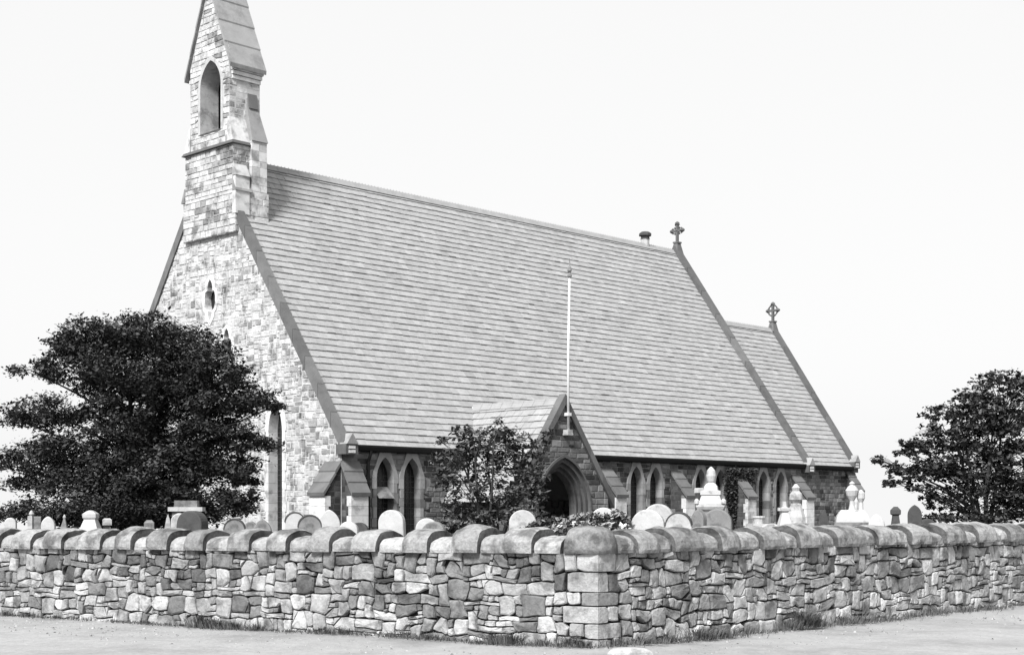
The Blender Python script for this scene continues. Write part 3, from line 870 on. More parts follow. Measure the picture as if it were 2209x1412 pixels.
# battered shoulders at the foot of the belfry
for sg in (-1, 1):
    b = MB(); b.hexa([(S0-.02, BC+sg*1.10, 13.64), (S1, BC+sg*1.10, 13.64), (S1, BC+sg*1.42, 13.64), (S0-.02, BC+sg*1.42, 13.64),
                  (S0+.0, BC+sg*1.10, 14.45), (S1-.1, BC+sg*1.10, 14.45), (S1-.1, BC+sg*1.165, 14.45), (S0+.0, BC+sg*1.165, 14.45)], .7)
    b.build('weathering', 'dressed_pale', church)
# belfry with the bell opening, a gabled head
BH, BE, BAP = 1.15, 16.15, 19.35
BSL = (BAP-BE)/1.34
SB = S0+.03
P_bel = Plane((SB, 0, 0), (0, 1, 0), (-1, 0, 0))
bo = lancet(BC-.08, 14.12, 15.65, .60, .88); bo_out = lancet(BC-.08, 14.12, 15.65, .72, 1.03)
b = MB()
outer = [(BC-BH, 13.6), (BC+BH, 13.6), (BC+BH, BE+.55), (BC, BAP-.12), (BC-BH, BE+.55)]
sheet(b, P_bel, outer, [lancet(BC-.08, 14.12, 15.65, .62, .90)], -.02)
e1 = S1-.1
b.add([(SB+.02, BC-BH, 14), (e1, BC-BH, 14), (e1, BC-BH, BE+.2), (SB+.02, BC-BH, BE+.2)], [(0, 1, 2, 3)])
b.add([(SB+.02, BC+BH, 14), (e1, BC+BH, 14), (e1, BC+BH, BE+.2), (SB+.02, BC+BH, BE+.2)], [(3, 2, 1, 0)])
b.add([(e1, BC-BH, 14), (e1, BC+BH, 14), (e1, BC+BH, BE+.2), (e1, BC, BAP-.12), (e1, BC-BH, BE+.2)], [(0, 1, 2, 3, 4)])
belfry = b.build('belfry', 'gable_mortar', church)
b = MB(); ring(b, P_bel, bo, bo_out, .016, .35); reveal(b, P_bel, bo, .016, -.72, .35); reveal(b, P_bel, bo_out, .016, -.05, .8)
b.add([P_bel(BC-.68, 14.10, -.72), P_bel(BC+.52, 14.10, -.72), P_bel(BC+.52, 14.12, .05), P_bel(BC-.68, 14.12, .05)], [(0, 1, 2, 3)], .7)
b.build('arch_stone', 'dressed_pale', belfry)
b = MB()
b.add([P_bel(BC-.75, 14.05, -.82), P_bel(BC+.6, 14.05, -.82), P_bel(BC+.6, 16.7, -.82), P_bel(BC-.75, 16.7, -.82)], [(0, 1, 2, 3)])
b.build('boarding', 'dark_in', belfry)
for q in masonry(P_bel, courses(BC-BH, BC+BH, 13.64, BAP, (.15, .23), (.22, .48), rng, .1), rng, [bo_out],
                 slope_clip(BC, BAP, BSL, .22), .015, .015, tone_bc, (-.004, .012), .05): STONES.append((q[0]*.6, q[1], q[2], belfry, 'gable'))
pls = Plane((0, BC-BH, 0), (1, 0, 0), (0, -1, 0))
for q in masonry(pls, courses(SB, e1, 14.0, BE-.1, (.15, .23), (.22, .48), rng, .1), rng, (), (), .015, .015, tone_bc, (-.004, .012), .05): STONES.append((q[0]*.6, q[1], q[2], belfry, 'gable'))
# side buttress of the bellcote with set-offs
for (sa, sb_, zt, z0, pj, tn) in ((.52, 1.00, 15.35, 11.2, .38, .8),):
    for sg in (-1,):
        yb = BC+sg*BH
        b = MB()
        b.hexa([(sa, yb-pj, z0), (sb_+.12, yb-pj, z0), (sb_+.12, yb+.05, z0), (sa, yb+.05, z0),
                (sa, yb-pj, 13.7), (sb_+.12, yb-pj, 13.7), (sb_+.12, yb+.05, 13.7), (sa, yb+.05, 13.7)], .85)
        but = b.build('bellcote_buttress', 'gable_mortar', church)
        zz = z0
        while zz < 13.68:
            hh = min(rng.uniform(.2, .34), 13.7-zz)
            cut = rng.uniform(sa+.2, sb_-.1)
            for xa, xb in ((sa-.012, cut), (cut, sb_+.132)):
                q = MB(); q.box((xa+.005, yb-pj-.012-rng.uniform(0, .008), zz+.005), (xb-.005, yb+.04, zz+hh-.005), rng.uniform(.35, 1))
                q.build('block', 'dressed_pale', but)
            zz += hh
        b = MB(); b.hexa([(sa, yb-pj-.05, 13.70), (sb_+.16, yb-pj-.05, 13.70), (sb_+.16, yb+.02, 13.70), (sa, yb+.02, 13.70),
                          (sa+.05, yb-.02, 15.0), (sb_, yb-.02, 15.0), (sb_, yb+.02, 15.0), (sa+.05, yb+.02, 15.0)], .55)
        b.build('weathering', 'dressed', but)
        b = MB(); b.hexa([(sa+.1, yb-.12, 14.85), (sb_-.02, yb-.12, 14.85), (sb_-.02, yb+.02, 14.85), (sa+.1, yb+.02, 14.85),
                          (sa+.1, yb-.03, zt), (sb_-.02, yb-.03, zt), (sb_-.02, yb+.02, zt), (sa+.1, yb+.02, zt)], .1)
        b.build('weathering', 'dressed', but)
for sg in (-1,):
    b = MB(); yb = BC+sg*1.42
    b.hexa([(S0-.02, yb-.16, 11.2), (.40, yb-.16, 11.2), (.40, yb+.02, 11.2), (S0-.02, yb+.02, 11.2),
            (S0-.02, yb-.16, 12.45), (.40, yb-.16, 12.45), (.40, yb+.02, 12.45), (S0-.02, yb+.02, 12.45)], .8)
    b.hexa([(S0-.04, yb-.20, 12.45), (.42, yb-.20, 12.45), (.42, yb+.02, 12.45), (S0-.04, yb+.02, 12.45),
            (S0, yb-.01, 12.85), (.38, yb-.01, 12.85), (.38, yb+.02, 12.85), (S0, yb+.02, 12.85)], .45)
    b.build('weathering', 'dressed_pale', church)
# cornice and saddleback roof of the bellcote
for k in range(3):
    for sg in (-1, 1):
        b = MB()
        y0, y1 = BC+sg*(BH-.02), BC+sg*(BH+.06+.045*k)
        b.box((SB-.02*k+.10, min(y0, y1), BE-.42+.14*k), (e1+.03*k, max(y0, y1), BE-.30+.14*k), .9-.1*k)
        b.build('cornice', 'dressed_pale', belfry)
br = None
for sg in (-1, 1):
    y0 = BC+sg*1.35
    nn = 4
    for k in range(nn):
        t0, t1 = k/nn, (k+1)/nn
        ya, za = y0+(BC-y0)*t0, BE-.02+(BAP-BE)*t0; yb, zb = y0+(BC-y0)*t1, BE-.02+(BAP-BE)*t1
        b = MB(); th = .055
        b.hexa([(SB-.10, ya, za-.08), (e1+.12, ya, za-.08), (e1+.12, yb, zb-.1), (SB-.10, yb, zb-.1),
                (SB-.10, ya+sg*.02, za+th), (e1+.12, ya+sg*.02, za+th), (e1+.12, yb, zb+th-.03), (SB-.10, yb, zb+th-.03)], rng.uniform(.3, .7))
        b.build('roof_slab', 'slate_old', belfry)

# --- buttresses
def buttress(pl, a0, a1, pj, zf, zt, nslab=3, front='dressed_pale', tone=.85):
    b = MB()
    p = [pl(a0, -.3, -.02), pl(a1, -.3, -.02), pl(a1, -.3, pj-.06), pl(a0, -.3, pj-.06), pl(a0, zt, -.02), pl(a1, zt, -.02), pl(a1, zf, pj-.06), pl(a0, zf, pj-.06)]
    b.hexa(p, .3)
    bt = b.build('buttress', 'dark_mortar', church)
    # side stones and the mortar behind them, darker than on the walls
    for sgn, aa in ((-1, a0), (1, a1)):
        ps = Plane(pl(aa, 0, 0), pl.dn, pl.da*sgn)
        top = lambda q: (zf+(zt-zf)*(1-(q[0])/(pj-.06)))-q[1]
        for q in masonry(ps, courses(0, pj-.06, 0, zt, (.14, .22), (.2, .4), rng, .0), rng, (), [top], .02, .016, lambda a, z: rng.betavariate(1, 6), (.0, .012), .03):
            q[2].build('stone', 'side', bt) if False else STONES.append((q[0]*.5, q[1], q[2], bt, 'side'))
    # dressed front blocks
    z = -.1; k = 0
    while z < zf-.02:
        h = min(rng.uniform(.26, .38), zf-z)
        if zf-z-h < .12: h = zf-z
        q = MB(); e = .004
        q.hexa([pl(a0-.015, z+e, pj-.22 if k % 2 else pj-.14), pl(a1+.015, z+e, pj-.22 if k % 2 else pj-.14), pl(a1+.015, z+e, pj), pl(a0-.015, z+e, pj),
                pl(a0-.015, z+h-e, pj-.22 if k % 2 else pj-.14), pl(a1+.015, z+h-e, pj-.22 if k % 2 else pj-.14), pl(a1+.015, z+h-e, pj), pl(a0-.015, z+h-e, pj)],
               min(1, tone+rng.uniform(-.25, .15)))
        q.build('dressed_block', front, bt); z += h; k += 1
    # sloped cap slabs
    for k in range(nslab):
        t0, t1 = k/nslab, (k+1)/nslab
        q = MB(); e = .05
        d0, d1 = (pj+.06)*(1-t0), (pj+.06)*(1-t1)-.0
        za, zb = zf+(zt-zf)*t0, zf+(zt-zf)*t1
        q.hexa([pl(a0-e, za-.01, d0), pl(a1+e, za-.01, d0), pl(a1+e, zb-.01, d1-.02), pl(a0-e, zb-.01, d1-.02),
                pl(a0-e, za+.10, d0+.02), pl(a1+e, za+.10, d0+.02), pl(a1+e, zb+.075, d1), pl(a0-e, zb+.075, d1)], rng.uniform(.3, 1))
        q.build('cap_slab', 'coping_dark', bt)
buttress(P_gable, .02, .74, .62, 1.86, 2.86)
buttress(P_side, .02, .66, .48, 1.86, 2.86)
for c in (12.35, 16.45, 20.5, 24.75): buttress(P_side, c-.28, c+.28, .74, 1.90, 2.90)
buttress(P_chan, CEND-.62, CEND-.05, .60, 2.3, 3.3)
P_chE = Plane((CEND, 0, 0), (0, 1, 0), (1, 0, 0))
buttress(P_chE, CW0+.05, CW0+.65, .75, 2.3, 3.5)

# --- chancel walls
cw = 28.85
op = window(P_chan, cw, .7, 2.75, .30, .85, .16, tone=.6)
b = MB(); sheet(b, P_chan, [(NLEN, -.3), (CEND, -.3), (CEND, CEAV+.05), (NLEN, CEAV+.05)], [lancet(cw, .7, 2.75, .32, .87)], -.02)
sheet(b, P_chE, [(CW0, -.3), (NW-CW0, -.3), (NW-CW0, CEAV), (HW, CRID), (CW0, CEAV)], [], 0)
b.add([(NLEN, NW-CW0, -.3), (CEND, NW-CW0, -.3), (CEND, NW-CW0, CEAV), (NLEN, NW-CW0, CEAV)], [(0, 1, 2, 3)])
chan = b.build('chancel_wall', 'side_mortar', church)
for q in masonry(P_chan, courses(NLEN, CEND, 0, CEAV, (.13, .22), (.22, .48), rng, .1), rng, [op], (), .022, .02, lambda a, z: rng.betavariate(1.4, 1.8), (-.004, .012)): STONES.append((q[0]*.4, q[1], q[2], chan, 'side'))

# --- porch
arch = [lancet(PC, -.1, 1.50, hw, r) for hw, r in ((1.30, 1.72), (1.24, 1.62), (1.12, 1.47), (1.02, 1.33), (.92, 1.20))]
b = MB()
pg = [(PC-PHW+.1, -.3), (PC+PHW-.1, -.3), (PC+PHW-.1, PEAV+.1), (PC, PRID), (PC-PHW+.1, PEAV+.1)]
sheet(b, P_porch, pg, [arch[1]], -.02)
sheet(b, P_porch_w, [(0, -.3), (PPJ-.02, -.3), (PPJ-.02, PEAV), (0, PEAV)], [], -.02)
sheet(b, P_porch_e, [(0, -.3), (PPJ-.02, -.3), (PPJ-.02, PEAV), (0, PEAV)], [], -.02)
porch = b.build('porch_wall', 'side_mortar', church)
cl = slope_clip(PC, PRID, PSL, .1)
for q in masonry(P_porch, courses(PC-PHW+.1, PC+PHW-.1, 0, PRID, (.14, .24), (.22, .5), rng, .1), rng, [arch[0]], cl, .024, .022, lambda a, z: min(1, rng.betavariate(1.2, 2.0)+(.3 if abs(a-PC) > 1.3 and z < 2.2 else 0)), (-.004, .014)): STONES.append((q[0], q[1], q[2], porch, 'side'))
for P_ in (P_porch_w, P_porch_e):
    for q in masonry(P_, courses(0, PPJ-.02, 0, PEAV, (.14, .24), (.22, .5), rng, .1), rng, (), (), .024, .022, tone_side, (-.004, .014)): STONES.append((q[0]*.4, q[1], q[2], porch, 'side'))
d = .03
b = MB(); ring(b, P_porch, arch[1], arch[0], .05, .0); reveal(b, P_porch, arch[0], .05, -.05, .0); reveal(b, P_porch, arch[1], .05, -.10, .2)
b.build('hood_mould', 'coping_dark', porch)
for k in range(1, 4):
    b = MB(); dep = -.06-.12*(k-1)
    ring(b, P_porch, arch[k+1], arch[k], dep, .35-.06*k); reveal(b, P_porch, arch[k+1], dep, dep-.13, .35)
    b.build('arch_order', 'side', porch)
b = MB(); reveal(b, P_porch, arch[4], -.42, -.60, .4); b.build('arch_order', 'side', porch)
# boarded door at the back of the porch
b = MB()
for k in range(8):
    x0 = PC-.86+k*.215; b.box((x0+.004, -.12, 0), (x0+.211, -.06, 2.45), .5)
b.build('door', 'dark_in', church)
# kneeler corbel below the flagpole
# --- gutters and downpipes
def gutter(x0, x1, y, z):
    b = MB(); prof = [(.0, -.02), (-.03, -.12), (-.09, -.165), (-.165, -.13), (-.20, -.03), (-.20, .03), (.02, .03)]
    n = len(prof)
    b.add([(x0, y+v, z+w) for v, w in prof]+[(x1, y+v, z+w) for v, w in prof], [(i, (i+1) % n, n+(i+1) % n, n+i) for i in range(n)]+[tuple(range(n))[::-1], tuple(range(n, 2*n))])
    g = b.build('gutter', 'iron', church)
    b = MB(); b.box((x0, y-.02, z-.17), (x1, y+.16, z-.005)); b.build('fascia', 'iron', g)
gutter(.42, PC-1.25, -.06, EAV-OV*SL+.02); gutter(PC+1.25, NLEN-.45, -.06, EAV-OV*SL+.02)
gutter(NLEN+.1, CEND-.42, CW0-.14, CEAV-.22*CSL+.02)
def pipe(x, y, z1):
    b = MB(); b.tube([(x, y-.20, z1+.02), (x, y-.16, z1-.12), (x, y-.07, z1-.3), (x, y-.07, 0)], .05, 8); b.build('downpipe', 'iron', church)
pipe(1.02, 0, EAV-.3); pipe(20.12, 0, EAV-.3); pipe(9.15, 0, EAV-.3)
# pale lead flashing strip where the porch roof meets the nave roof
b = MB(); b.hexa([(PC-.10, .55, PRID-.62), (PC-.04, .55, PRID-.62), (PC-.04, .62, PRID-.62), (PC-.10, .62, PRID-.62),
                  (PC-.10, .98, PRID+.02), (PC-.04, .98, PRID+.02), (PC-.04, 1.02, PRID+.02), (PC-.10, 1.02, PRID+.02)])
b.build('flashing', 'white_paint', church)

# --- gable crosses
def gable_cross(x, z, h, ringed):
    b = MB(); b.hexa([(x-.26, HW-.20, z-.18), (x+.22, HW-.20, z-.18), (x+.22, HW+.20, z-.18), (x-.26, HW+.20, z-.18),
                      (x-.14, HW-.10, z+.34), (x+.10, HW-.10, z+.34), (x+.10, HW+.10, z+.34), (x-.14, HW+.10, z+.34)], .5)
    b.box((x-.18, HW-.14, z+.32), (x+.14, HW+.14, z+.39), .4)
    base = b.build('cross_base', 'coping_dark', church)
    b = MB(); xc = x-.02; zc = z+.39+h*.62; r = .10
    def bar(y0, y1, z0, z1, t=.055): b.box((xc-t, y0, z0), (xc+t, y1, z1), .2)
    a = h*.36
    bar(HW-.055, HW+.055, z+.37, z+.39+h); bar(HW-a, HW-.05, zc-.055, zc+.055, .05); bar(HW+.05, HW+a, zc-.055, zc+.055, .05)
    for dy, dz in ((-a, 0), (a, 0), (0, h*.40)):
        b.lathe([(.02, -.10), (.11, -.03), (.11, .03), (.02, .10)], (xc, HW+dy, zc+dz), 8, .2)
        for s in (-1, 1):
            yy, z_ = (HW+dy*.82, zc+s*.10) if dz == 0 else (HW+s*.10, zc+dz*.82)
            b.lathe([(.01, -.05), (.055, 0), (.01, .05)], (xc, yy, z_), 6, .2)
    if ringed:
        pts = [(xc, HW+.27*math.cos(t), zc+.27*math.sin(t)) for t in [2*math.pi*i/20 for i in range(21)]]
        b.tube(pts, .045, 6, .2)
    else:
        b.lathe([(.02, -.09), (.10, 0), (.02, .09)], (xc, HW, zc), 6, .2)
        for s in (-1, 1):
            for s2 in (-1, 1): b.lathe([(.01, -.06), (.06, 0), (.01, .06)], (xc, HW+s*.13, zc+s2*.13), 6, .2)
    b.build('cross_finial', 'iron' if False else 'coping_dark', church)
gable_cross(NLEN-.05, RID+.10, .84, False)
gable_cross(CEND-.10, CRID+.08, .84, True)
# ridge ventilator
b = MB(); vx = 23.35
b.lathe([(.20, -.3), (.20, .32), (.23, .34)], (vx, HW+.1, RID), 8, .5); v_ = b.build('ridge_vent', 'grave_pale', church)
b = MB(); b.lathe([(.21, .33), (.20, .47), (.29, .48), (.29, .58), (.18, .66), (.02, .68)], (vx, HW+.1, RID), 8, .5); b.build('vent_cap', 'grave_dark', v_)

# place church stones: the largest in view singly, the others joined per wall
vis = sorted(range(len(STONES)), key=lambda i: -(STONES[i][0]*(1 if STONES[i][1] > 1.6 else .15)))
single = set(vis[:290]); rest = {}
for i, (ar, cz, m_, par, ml) in enumerate(STONES):
    if i in single: m_.build('stone', ml, par)
    else: rest.setdefault((par.name, ml), (par, MB()))[1].merge(m_)
for (pn, ml), (par, m_) in rest.items(): m_.build('small_stones', ml, par, kind='stuff')

# ------------------------------------------------------------ flagpole on the porch gable
def chl(x, y, z): return CX + Matrix.Rotation(CROT, 3, 'Z') @ Vector((x, y, z))
fp = empty('flagpole', chl(PC+.06, -PPJ-.13, 3.95), CROT)
tag(fp, 'white flagpole with ball and spike finial bracketed to the porch gable', 'flagpole')
b = MB(); b.tube([(0, 0, .0), (0, 0, 2.5), (.06, 0, 4.95)], [.044, .040, .032], 10); b.build('pole', 'white_paint', fp, smooth=True)
b = MB(); b.lathe([(.03, 0), (.075, .03), (.075, .10), (.03, .13), (.03, .17), (.075, .22), (.06, .32), (.02, .40), (.012, .62)], (.06, 0, 4.93), 10); b.build('finial', 'grave_grey', fp)
b = MB(); b.box((-.11, -.09, -.06), (.11, .12, .06)); b.box((-.13, -.10, -.12), (.13, .12, -.06)); b.build('bracket', 'grave_pale', fp)
b = MB(); b.box((-.08, -.07, .5), (.08, .12, .60)); b.build('bracket', 'white_paint', fp)

# ------------------------------------------------------------ foliage
def leaf_mesh(name, centres, size, tone, m, parent, seed, flat=0.5, aspect=.55):
    r = np.random.default_rng(seed); n = len(centres)
    nrm = r.normal(size=(n, 3)); nrm[:, 2] = np.abs(nrm[:, 2])+flat*1.6; nrm /= np.linalg.norm(nrm, axis=1)[:, None]
    a = np.cross(nrm, r.normal(size=(n, 3))); a /= np.linalg.norm(a, axis=1)[:, None]
    b_ = np.cross(nrm, a)
    s = size*r.uniform(.6, 1.4, n)[:, None]
    v = np.stack([centres-a*s*.5, centres+b_*s*.5*aspect, centres+a*s*.5, centres-b_*s*.5*aspect], 1).reshape(-1, 3)
    me = bpy.data.meshes.new(name)
    me.vertices.add(4*n); me.vertices.foreach_set('co', v.ravel())
    me.loops.add(4*n); me.loops.foreach_set('vertex_index', np.arange(4*n, dtype=np.int32))
    me.polygons.add(n); me.polygons.foreach_set('loop_start', np.arange(0, 4*n, 4, dtype=np.int32))
    me.update(calc_edges=True)
    at_ = me.attributes.new('tone', 'FLOAT', 'FACE'); at_.data.foreach_set('value', np.clip(tone, 0, 1).astype(np.float32))
    me.materials.append(M[m])
    o = bpy.data.objects.new(name, me); COL.objects.link(o); o.parent = parent
    return o

def make_tree(name, base_px, Y, blobs, label, cat, seed, n_leaf, size, m='leaf_dark', depth_r=2.0, trunk_r=.22, droop=.25, n_stem=1, clump=.22, fork=1.2, extra=0, group=None, sub=26):
    r = np.random.default_rng(seed); rr = random.Random(seed)
    base = at(base_px, 1105, Y); base.z = GZ-.05+falloff(base.x, base.y)
    root = empty(name, base); tag(root, label, cat, group)
    B = []
    xs = [at(b_[0], b_[1], Y).x for b_ in blobs]; xm = base.x; span = max(abs(x-xm) for x in xs)+.01
    for (px, py, rx, ry) in blobs:
        p = at(px, py, Y); dx = abs(p.x-xm)/span
        dep = depth_r*math.sqrt(max(0.05, 1-dx*dx))
        nb = 2+extra
        for k in range(nb):
            yo = dep*((k+.5)/nb*2-1)*rr.uniform(.5, 1.0)
            q = Vector((p.x, Y+yo, p.z)) - base
            q.z = max(q.z, .25)
            B.append((q, rx*Y/F*rr.uniform(.85, 1.1), ry*Y/F*rr.uniform(.85, 1.1)))
    # limbs
    tb = MB(); zmax = max(q.z for q, _, _ in B)
    stems = []
    for k in range(n_stem):
        an = 2*math.pi*k/max(1, n_stem)+rr.random(); le = .0 if n_stem == 1 else rr.uniform(.35, .8)
        pts = []
        for i in range(7):
            t = i/6
            pts.append(Vector((math.cos(an)*le*t*fork+.12*math.sin(3*t+k), math.sin(an)*le*t*fork+.1*math.cos(2.2*t+k), -.1+t*zmax*.86)))
        stems.append(pts); tb.tube(pts, [trunk_r*(1-.85*i/6)*(1.25 if i == 0 else 1) for i in range(7)], 8)
    for bi, (q, rx, ry) in enumerate(B):
        if bi % 2 and n_stem == 1: continue
        st = min(stems, key=lambda s_: min((p-q).length for p in s_))
        tz = max(.12, min(.9, (q.z-.35*math.hypot(q.x, q.y))/zmax))
        i = min(5, int(tz*6)); s0 = st[i].lerp(st[i+1], tz*6-i) if i < 6 else st[-1]
        mid_ = s0.lerp(q, .5)+Vector((0, 0, .12+.1*rr.random()))
        tb.tube([s0, s0.lerp(mid_, .5)+Vector((0, 0, .04)), mid_, mid_.lerp(q, .55), q], [trunk_r*.32, trunk_r*.26, trunk_r*.18, trunk_r*.11, .012], 6)
        for k in range(3):
            e = q+Vector((rr.uniform(-1, 1)*rx*.9, rr.uniform(-1, 1)*rx*.7, rr.uniform(-.8, .7)*ry))
            s1 = mid_.lerp(q, rr.uniform(.2, .9)); tb.tube([s1, s1.lerp(e, .5)+Vector((0, 0, .05)), e], [trunk_r*.08, trunk_r*.055, .006], 5)
    tb.build('trunk', 'bark', root)
    wgt = np.array([rx*ry*1.0 for _, rx, ry in B])**.85; wgt = wgt/wgt.sum()
    C = []; T = []
    for (q, rx, ry), w in zip(B, wgt):
        n = int(n_leaf*w)
        if n < 4: continue
        ns = max(4, int(sub*rx*2))
        cc = r.normal(size=(ns, 3)); cc /= np.linalg.norm(cc, axis=1)[:, None]; cc *= (r.uniform(.25, 1, (ns, 1)))**.45
        cc = cc*np.array([rx, rx*.85, ry])
        cc[:, 2] -= droop*(cc[:, 0]**2+cc[:, 1]**2)/max(rx, .1)*.5
        idx = r.integers(0, ns, n)
        off = r.normal(size=(n, 3))*np.array([clump, clump, clump*.55])*min(1.3, rx*.9+.25)
        pts = cc[idx]+off
        rel = np.clip(.5+pts[:, 2]/(2*ry), 0, 1)
        C.append(pts+np.array(q)); T.append(.3*r.random(n)+.7*(r.random(ns)**2.2)[idx])
    leaf_mesh('crown', np.concatenate(C), size*r.choice([.6, .9, 1.3, 1.9], sum(len(c) for c in C))[:, None], np.concatenate(T), m, root, seed+1)
    return root

left_blobs = [(205,722,60,30),(265,725,75,35),(335,728,85,38),(420,745,72,32),(140,735,36,20),(472,800,60,34),(548,850,52,22),(598,876,22,8),
    (300,790,110,50),(390,800,100,50),(170,795,75,32),(90,805,38,12),(205,760,70,30),(105,885,75,30),(45,905,40,14),(215,830,60,26),
    (300,880,62,60),(380,870,70,45),(450,862,70,38),(515,875,48,18),(500,925,55,28),(555,955,40,16),(440,930,50,34),
    (480,1000,70,48),(525,1060,38,46),(120,965,78,36),(40,990,42,22),(60,1040,52,12),(120,1010,60,24),
    (275,1000,105,68),(355,1020,110,80),(245,1075,110,46),(410,1075,55,46),(300,1115,90,30),(170,1040,60,32),(95,1098,85,18),(25,1105,40,16),(190,1100,60,24),(470,1085,60,30),(290,940,70,50),(230,900,50,40),(350,960,80,50),(140,1118,60,12),(400,1112,60,20),(230,1125,80,14),(330,1070,90,50),(430,990,60,40)]
make_tree('broad_tree', 275, 33, left_blobs, 'large dark spreading tree with drooping layered boughs before the bellcote gable', 'tree', 3, 230000, .056, depth_r=2.0, trunk_r=.15, clump=.15, sub=13)
right_blobs = [(2150,815,42,18),(2195,835,40,18),(2095,850,40,20),(2130,870,60,28),(2045,890,46,20),(2100,905,60,28),(2185,900,60,36),(2020,925,36,16),(2070,945,60,26),(2150,950,80,42),
    (1965,955,30,12),(2000,965,36,18),(1950,975,20,8),(1895,990,14,12),(1925,1036,16,20),(1985,1022,50,16),(2040,1010,50,26),(2110,1010,80,38),(2190,1000,70,50),(2100,1060,60,22),(2170,1065,70,42),
    (2050,1085,40,14),(2215,1095,60,36),(2140,1110,60,20),(2280,900,80,50),(2300,1000,90,60),(2260,1070,80,40),(2250,840,60,30),(2040,1115,50,12),(1930,1010,22,12),(1985,1050,26,10),(2015,1070,26,10),(2005,1000,40,16)]
make_tree('leafy_tree', 2120, 40, right_blobs, 'dark leafy tree with open ragged boughs standing beyond the chancel', 'tree', 8, 42000, .085, depth_r=1.5, trunk_r=.085, n_stem=4, clump=.085, sub=20, droop=.1)
shrub_blobs = [(1000,935,26,22),(1040,945,34,24),(1075,925,24,16),(1110,950,34,26),(1150,965,30,24),(985,985,36,30),(1040,995,46,32),(1095,1000,44,34),(1140,1010,36,34),(965,1030,24,34),
    (1010,1055,40,30),(1070,1060,44,30),(1130,1065,46,34),(1165,1050,22,30),(1000,1110,40,26),(1060,1110,46,28),(1125,1110,50,28),(970,1090,22,30),(1085,965,40,26),(1020,965,34,24),(950,950,14,10),(1075,905,10,10),(1180,935,14,10),(945,990,16,16)]
make_tree('small_tree', 1060, 37, shrub_blobs, 'small many-stemmed leafy tree growing in front of the porch', 'tree', 15, 9500, .085, m='leaf_mid', depth_r=.9, trunk_r=.06, n_stem=7, clump=.12, fork=1.6, droop=.0)
bush_blobs = [(1230,1135,26,16),(1262,1122,26,16),(1300,1128,30,18),(1335,1128,20,18),(1275,1142,50,14),(1210,1145,24,12),(1330,1108,14,10)]
make_tree('laurel_bush', 1275, 27, bush_blobs, 'low bush with pale glossy leaves behind the corner of the wall', 'bush', 22, 5200, .07, m='leaf_pale', depth_r=.5, trunk_r=.04, n_stem=4, clump=.10, droop=0)
make_tree('low_bush', 1190, 29, [(1165,1136,26,18),(1200,1130,30,18),(1150,1146,24,14),(1230,1128,22,18)], 'small soft grey-leaved bush beside the porch path', 'bush', 25, 2600, .06, m='leaf_mid', depth_r=.4, trunk_r=.03, n_stem=3, clump=.08, droop=0)
make_tree('low_bush', 965, 31, [(955,1140,26,18),(985,1145,26,16)], 'dark low bush between the round headstones and the small tree', 'bush', 27, 1500, .08, m='leaf_mid', depth_r=.4, trunk_r=.03, n_stem=3, clump=.08, droop=0)

# ivy on the nave wall
iv = empty('ivy_plant', chl(20.55, -.35, -.05), CROT)
tag(iv, 'dark ivy climbing the nave wall up to the gutter beside a downpipe', 'ivy')
r = np.random.default_rng(5)
n = 11000
u = r.normal(.1, .6, n); zz = r.uniform(.2, 3.18, n); keep = np.abs(u) < .35+.75*(zz/3.2)
pts = np.stack([u*1.0+.20*np.sin(zz*2), .16+.22*r.random(n)-.16*(zz/3.2)*r.random(n), zz], 1)[keep]
leaf_mesh('leaves', pts, .12, r.uniform(0, .8, len(pts)), 'leaf_dark', iv, 3, flat=.1)
b = MB()
for k in range(5): b.tube([(.08*k-.16, .28, 0), (.2*k-.4+.1*math.sin(k), .30, 1.2), (.26*k-.55, .30, 2.9)], [.03, .022, .008], 6)
b.build('stem', 'bark', iv)

# grass growing along the foot of the wall
r = np.random.default_rng(9); rr = random.Random(9)
gv, gf, gt = [], [], []
def tuft(p, n, h, spread):
    for _ in range(n):
        an = rr.uniform(0, 2*math.pi); d_ = abs(rr.gauss(0, spread)); q = p+Vector((math.cos(an)*d_, math.sin(an)*d_*.6, 0))
        hh = h*rr.uniform(.5, 1.15); le = Vector((math.cos(an), math.sin(an), 0))*hh*rr.uniform(.2, .8)
        w = Vector((-math.sin(an+.8), math.cos(an+.8), 0))*rr.uniform(.004, .008)
        k = len(gv)
        m1 = q+le*.4+Vector((0, 0, hh*.6)); t1 = q+le+Vector((0, 0, hh*rr.uniform(.75, 1)))
        gv.extend([tuple(q-w), tuple(q+w), tuple(m1+w*.7), tuple(m1-w*.7), tuple(t1)])
        gf.extend([(k, k+1, k+2, k+3), (k+3, k+2, k+4)]); t_ = rr.random(); gt.extend([t_, t_])
def grass_at(px, n, h, spread, off=.07):
    dv, nv = (DL, NL) if px < 1290 else (DR, NR)
    a = px_to_a(px, dv, 0); p = WC+dv*a+nv*off; p.z = road_z(p.x, p.y)+.03
    tuft(p, n, h, spread)
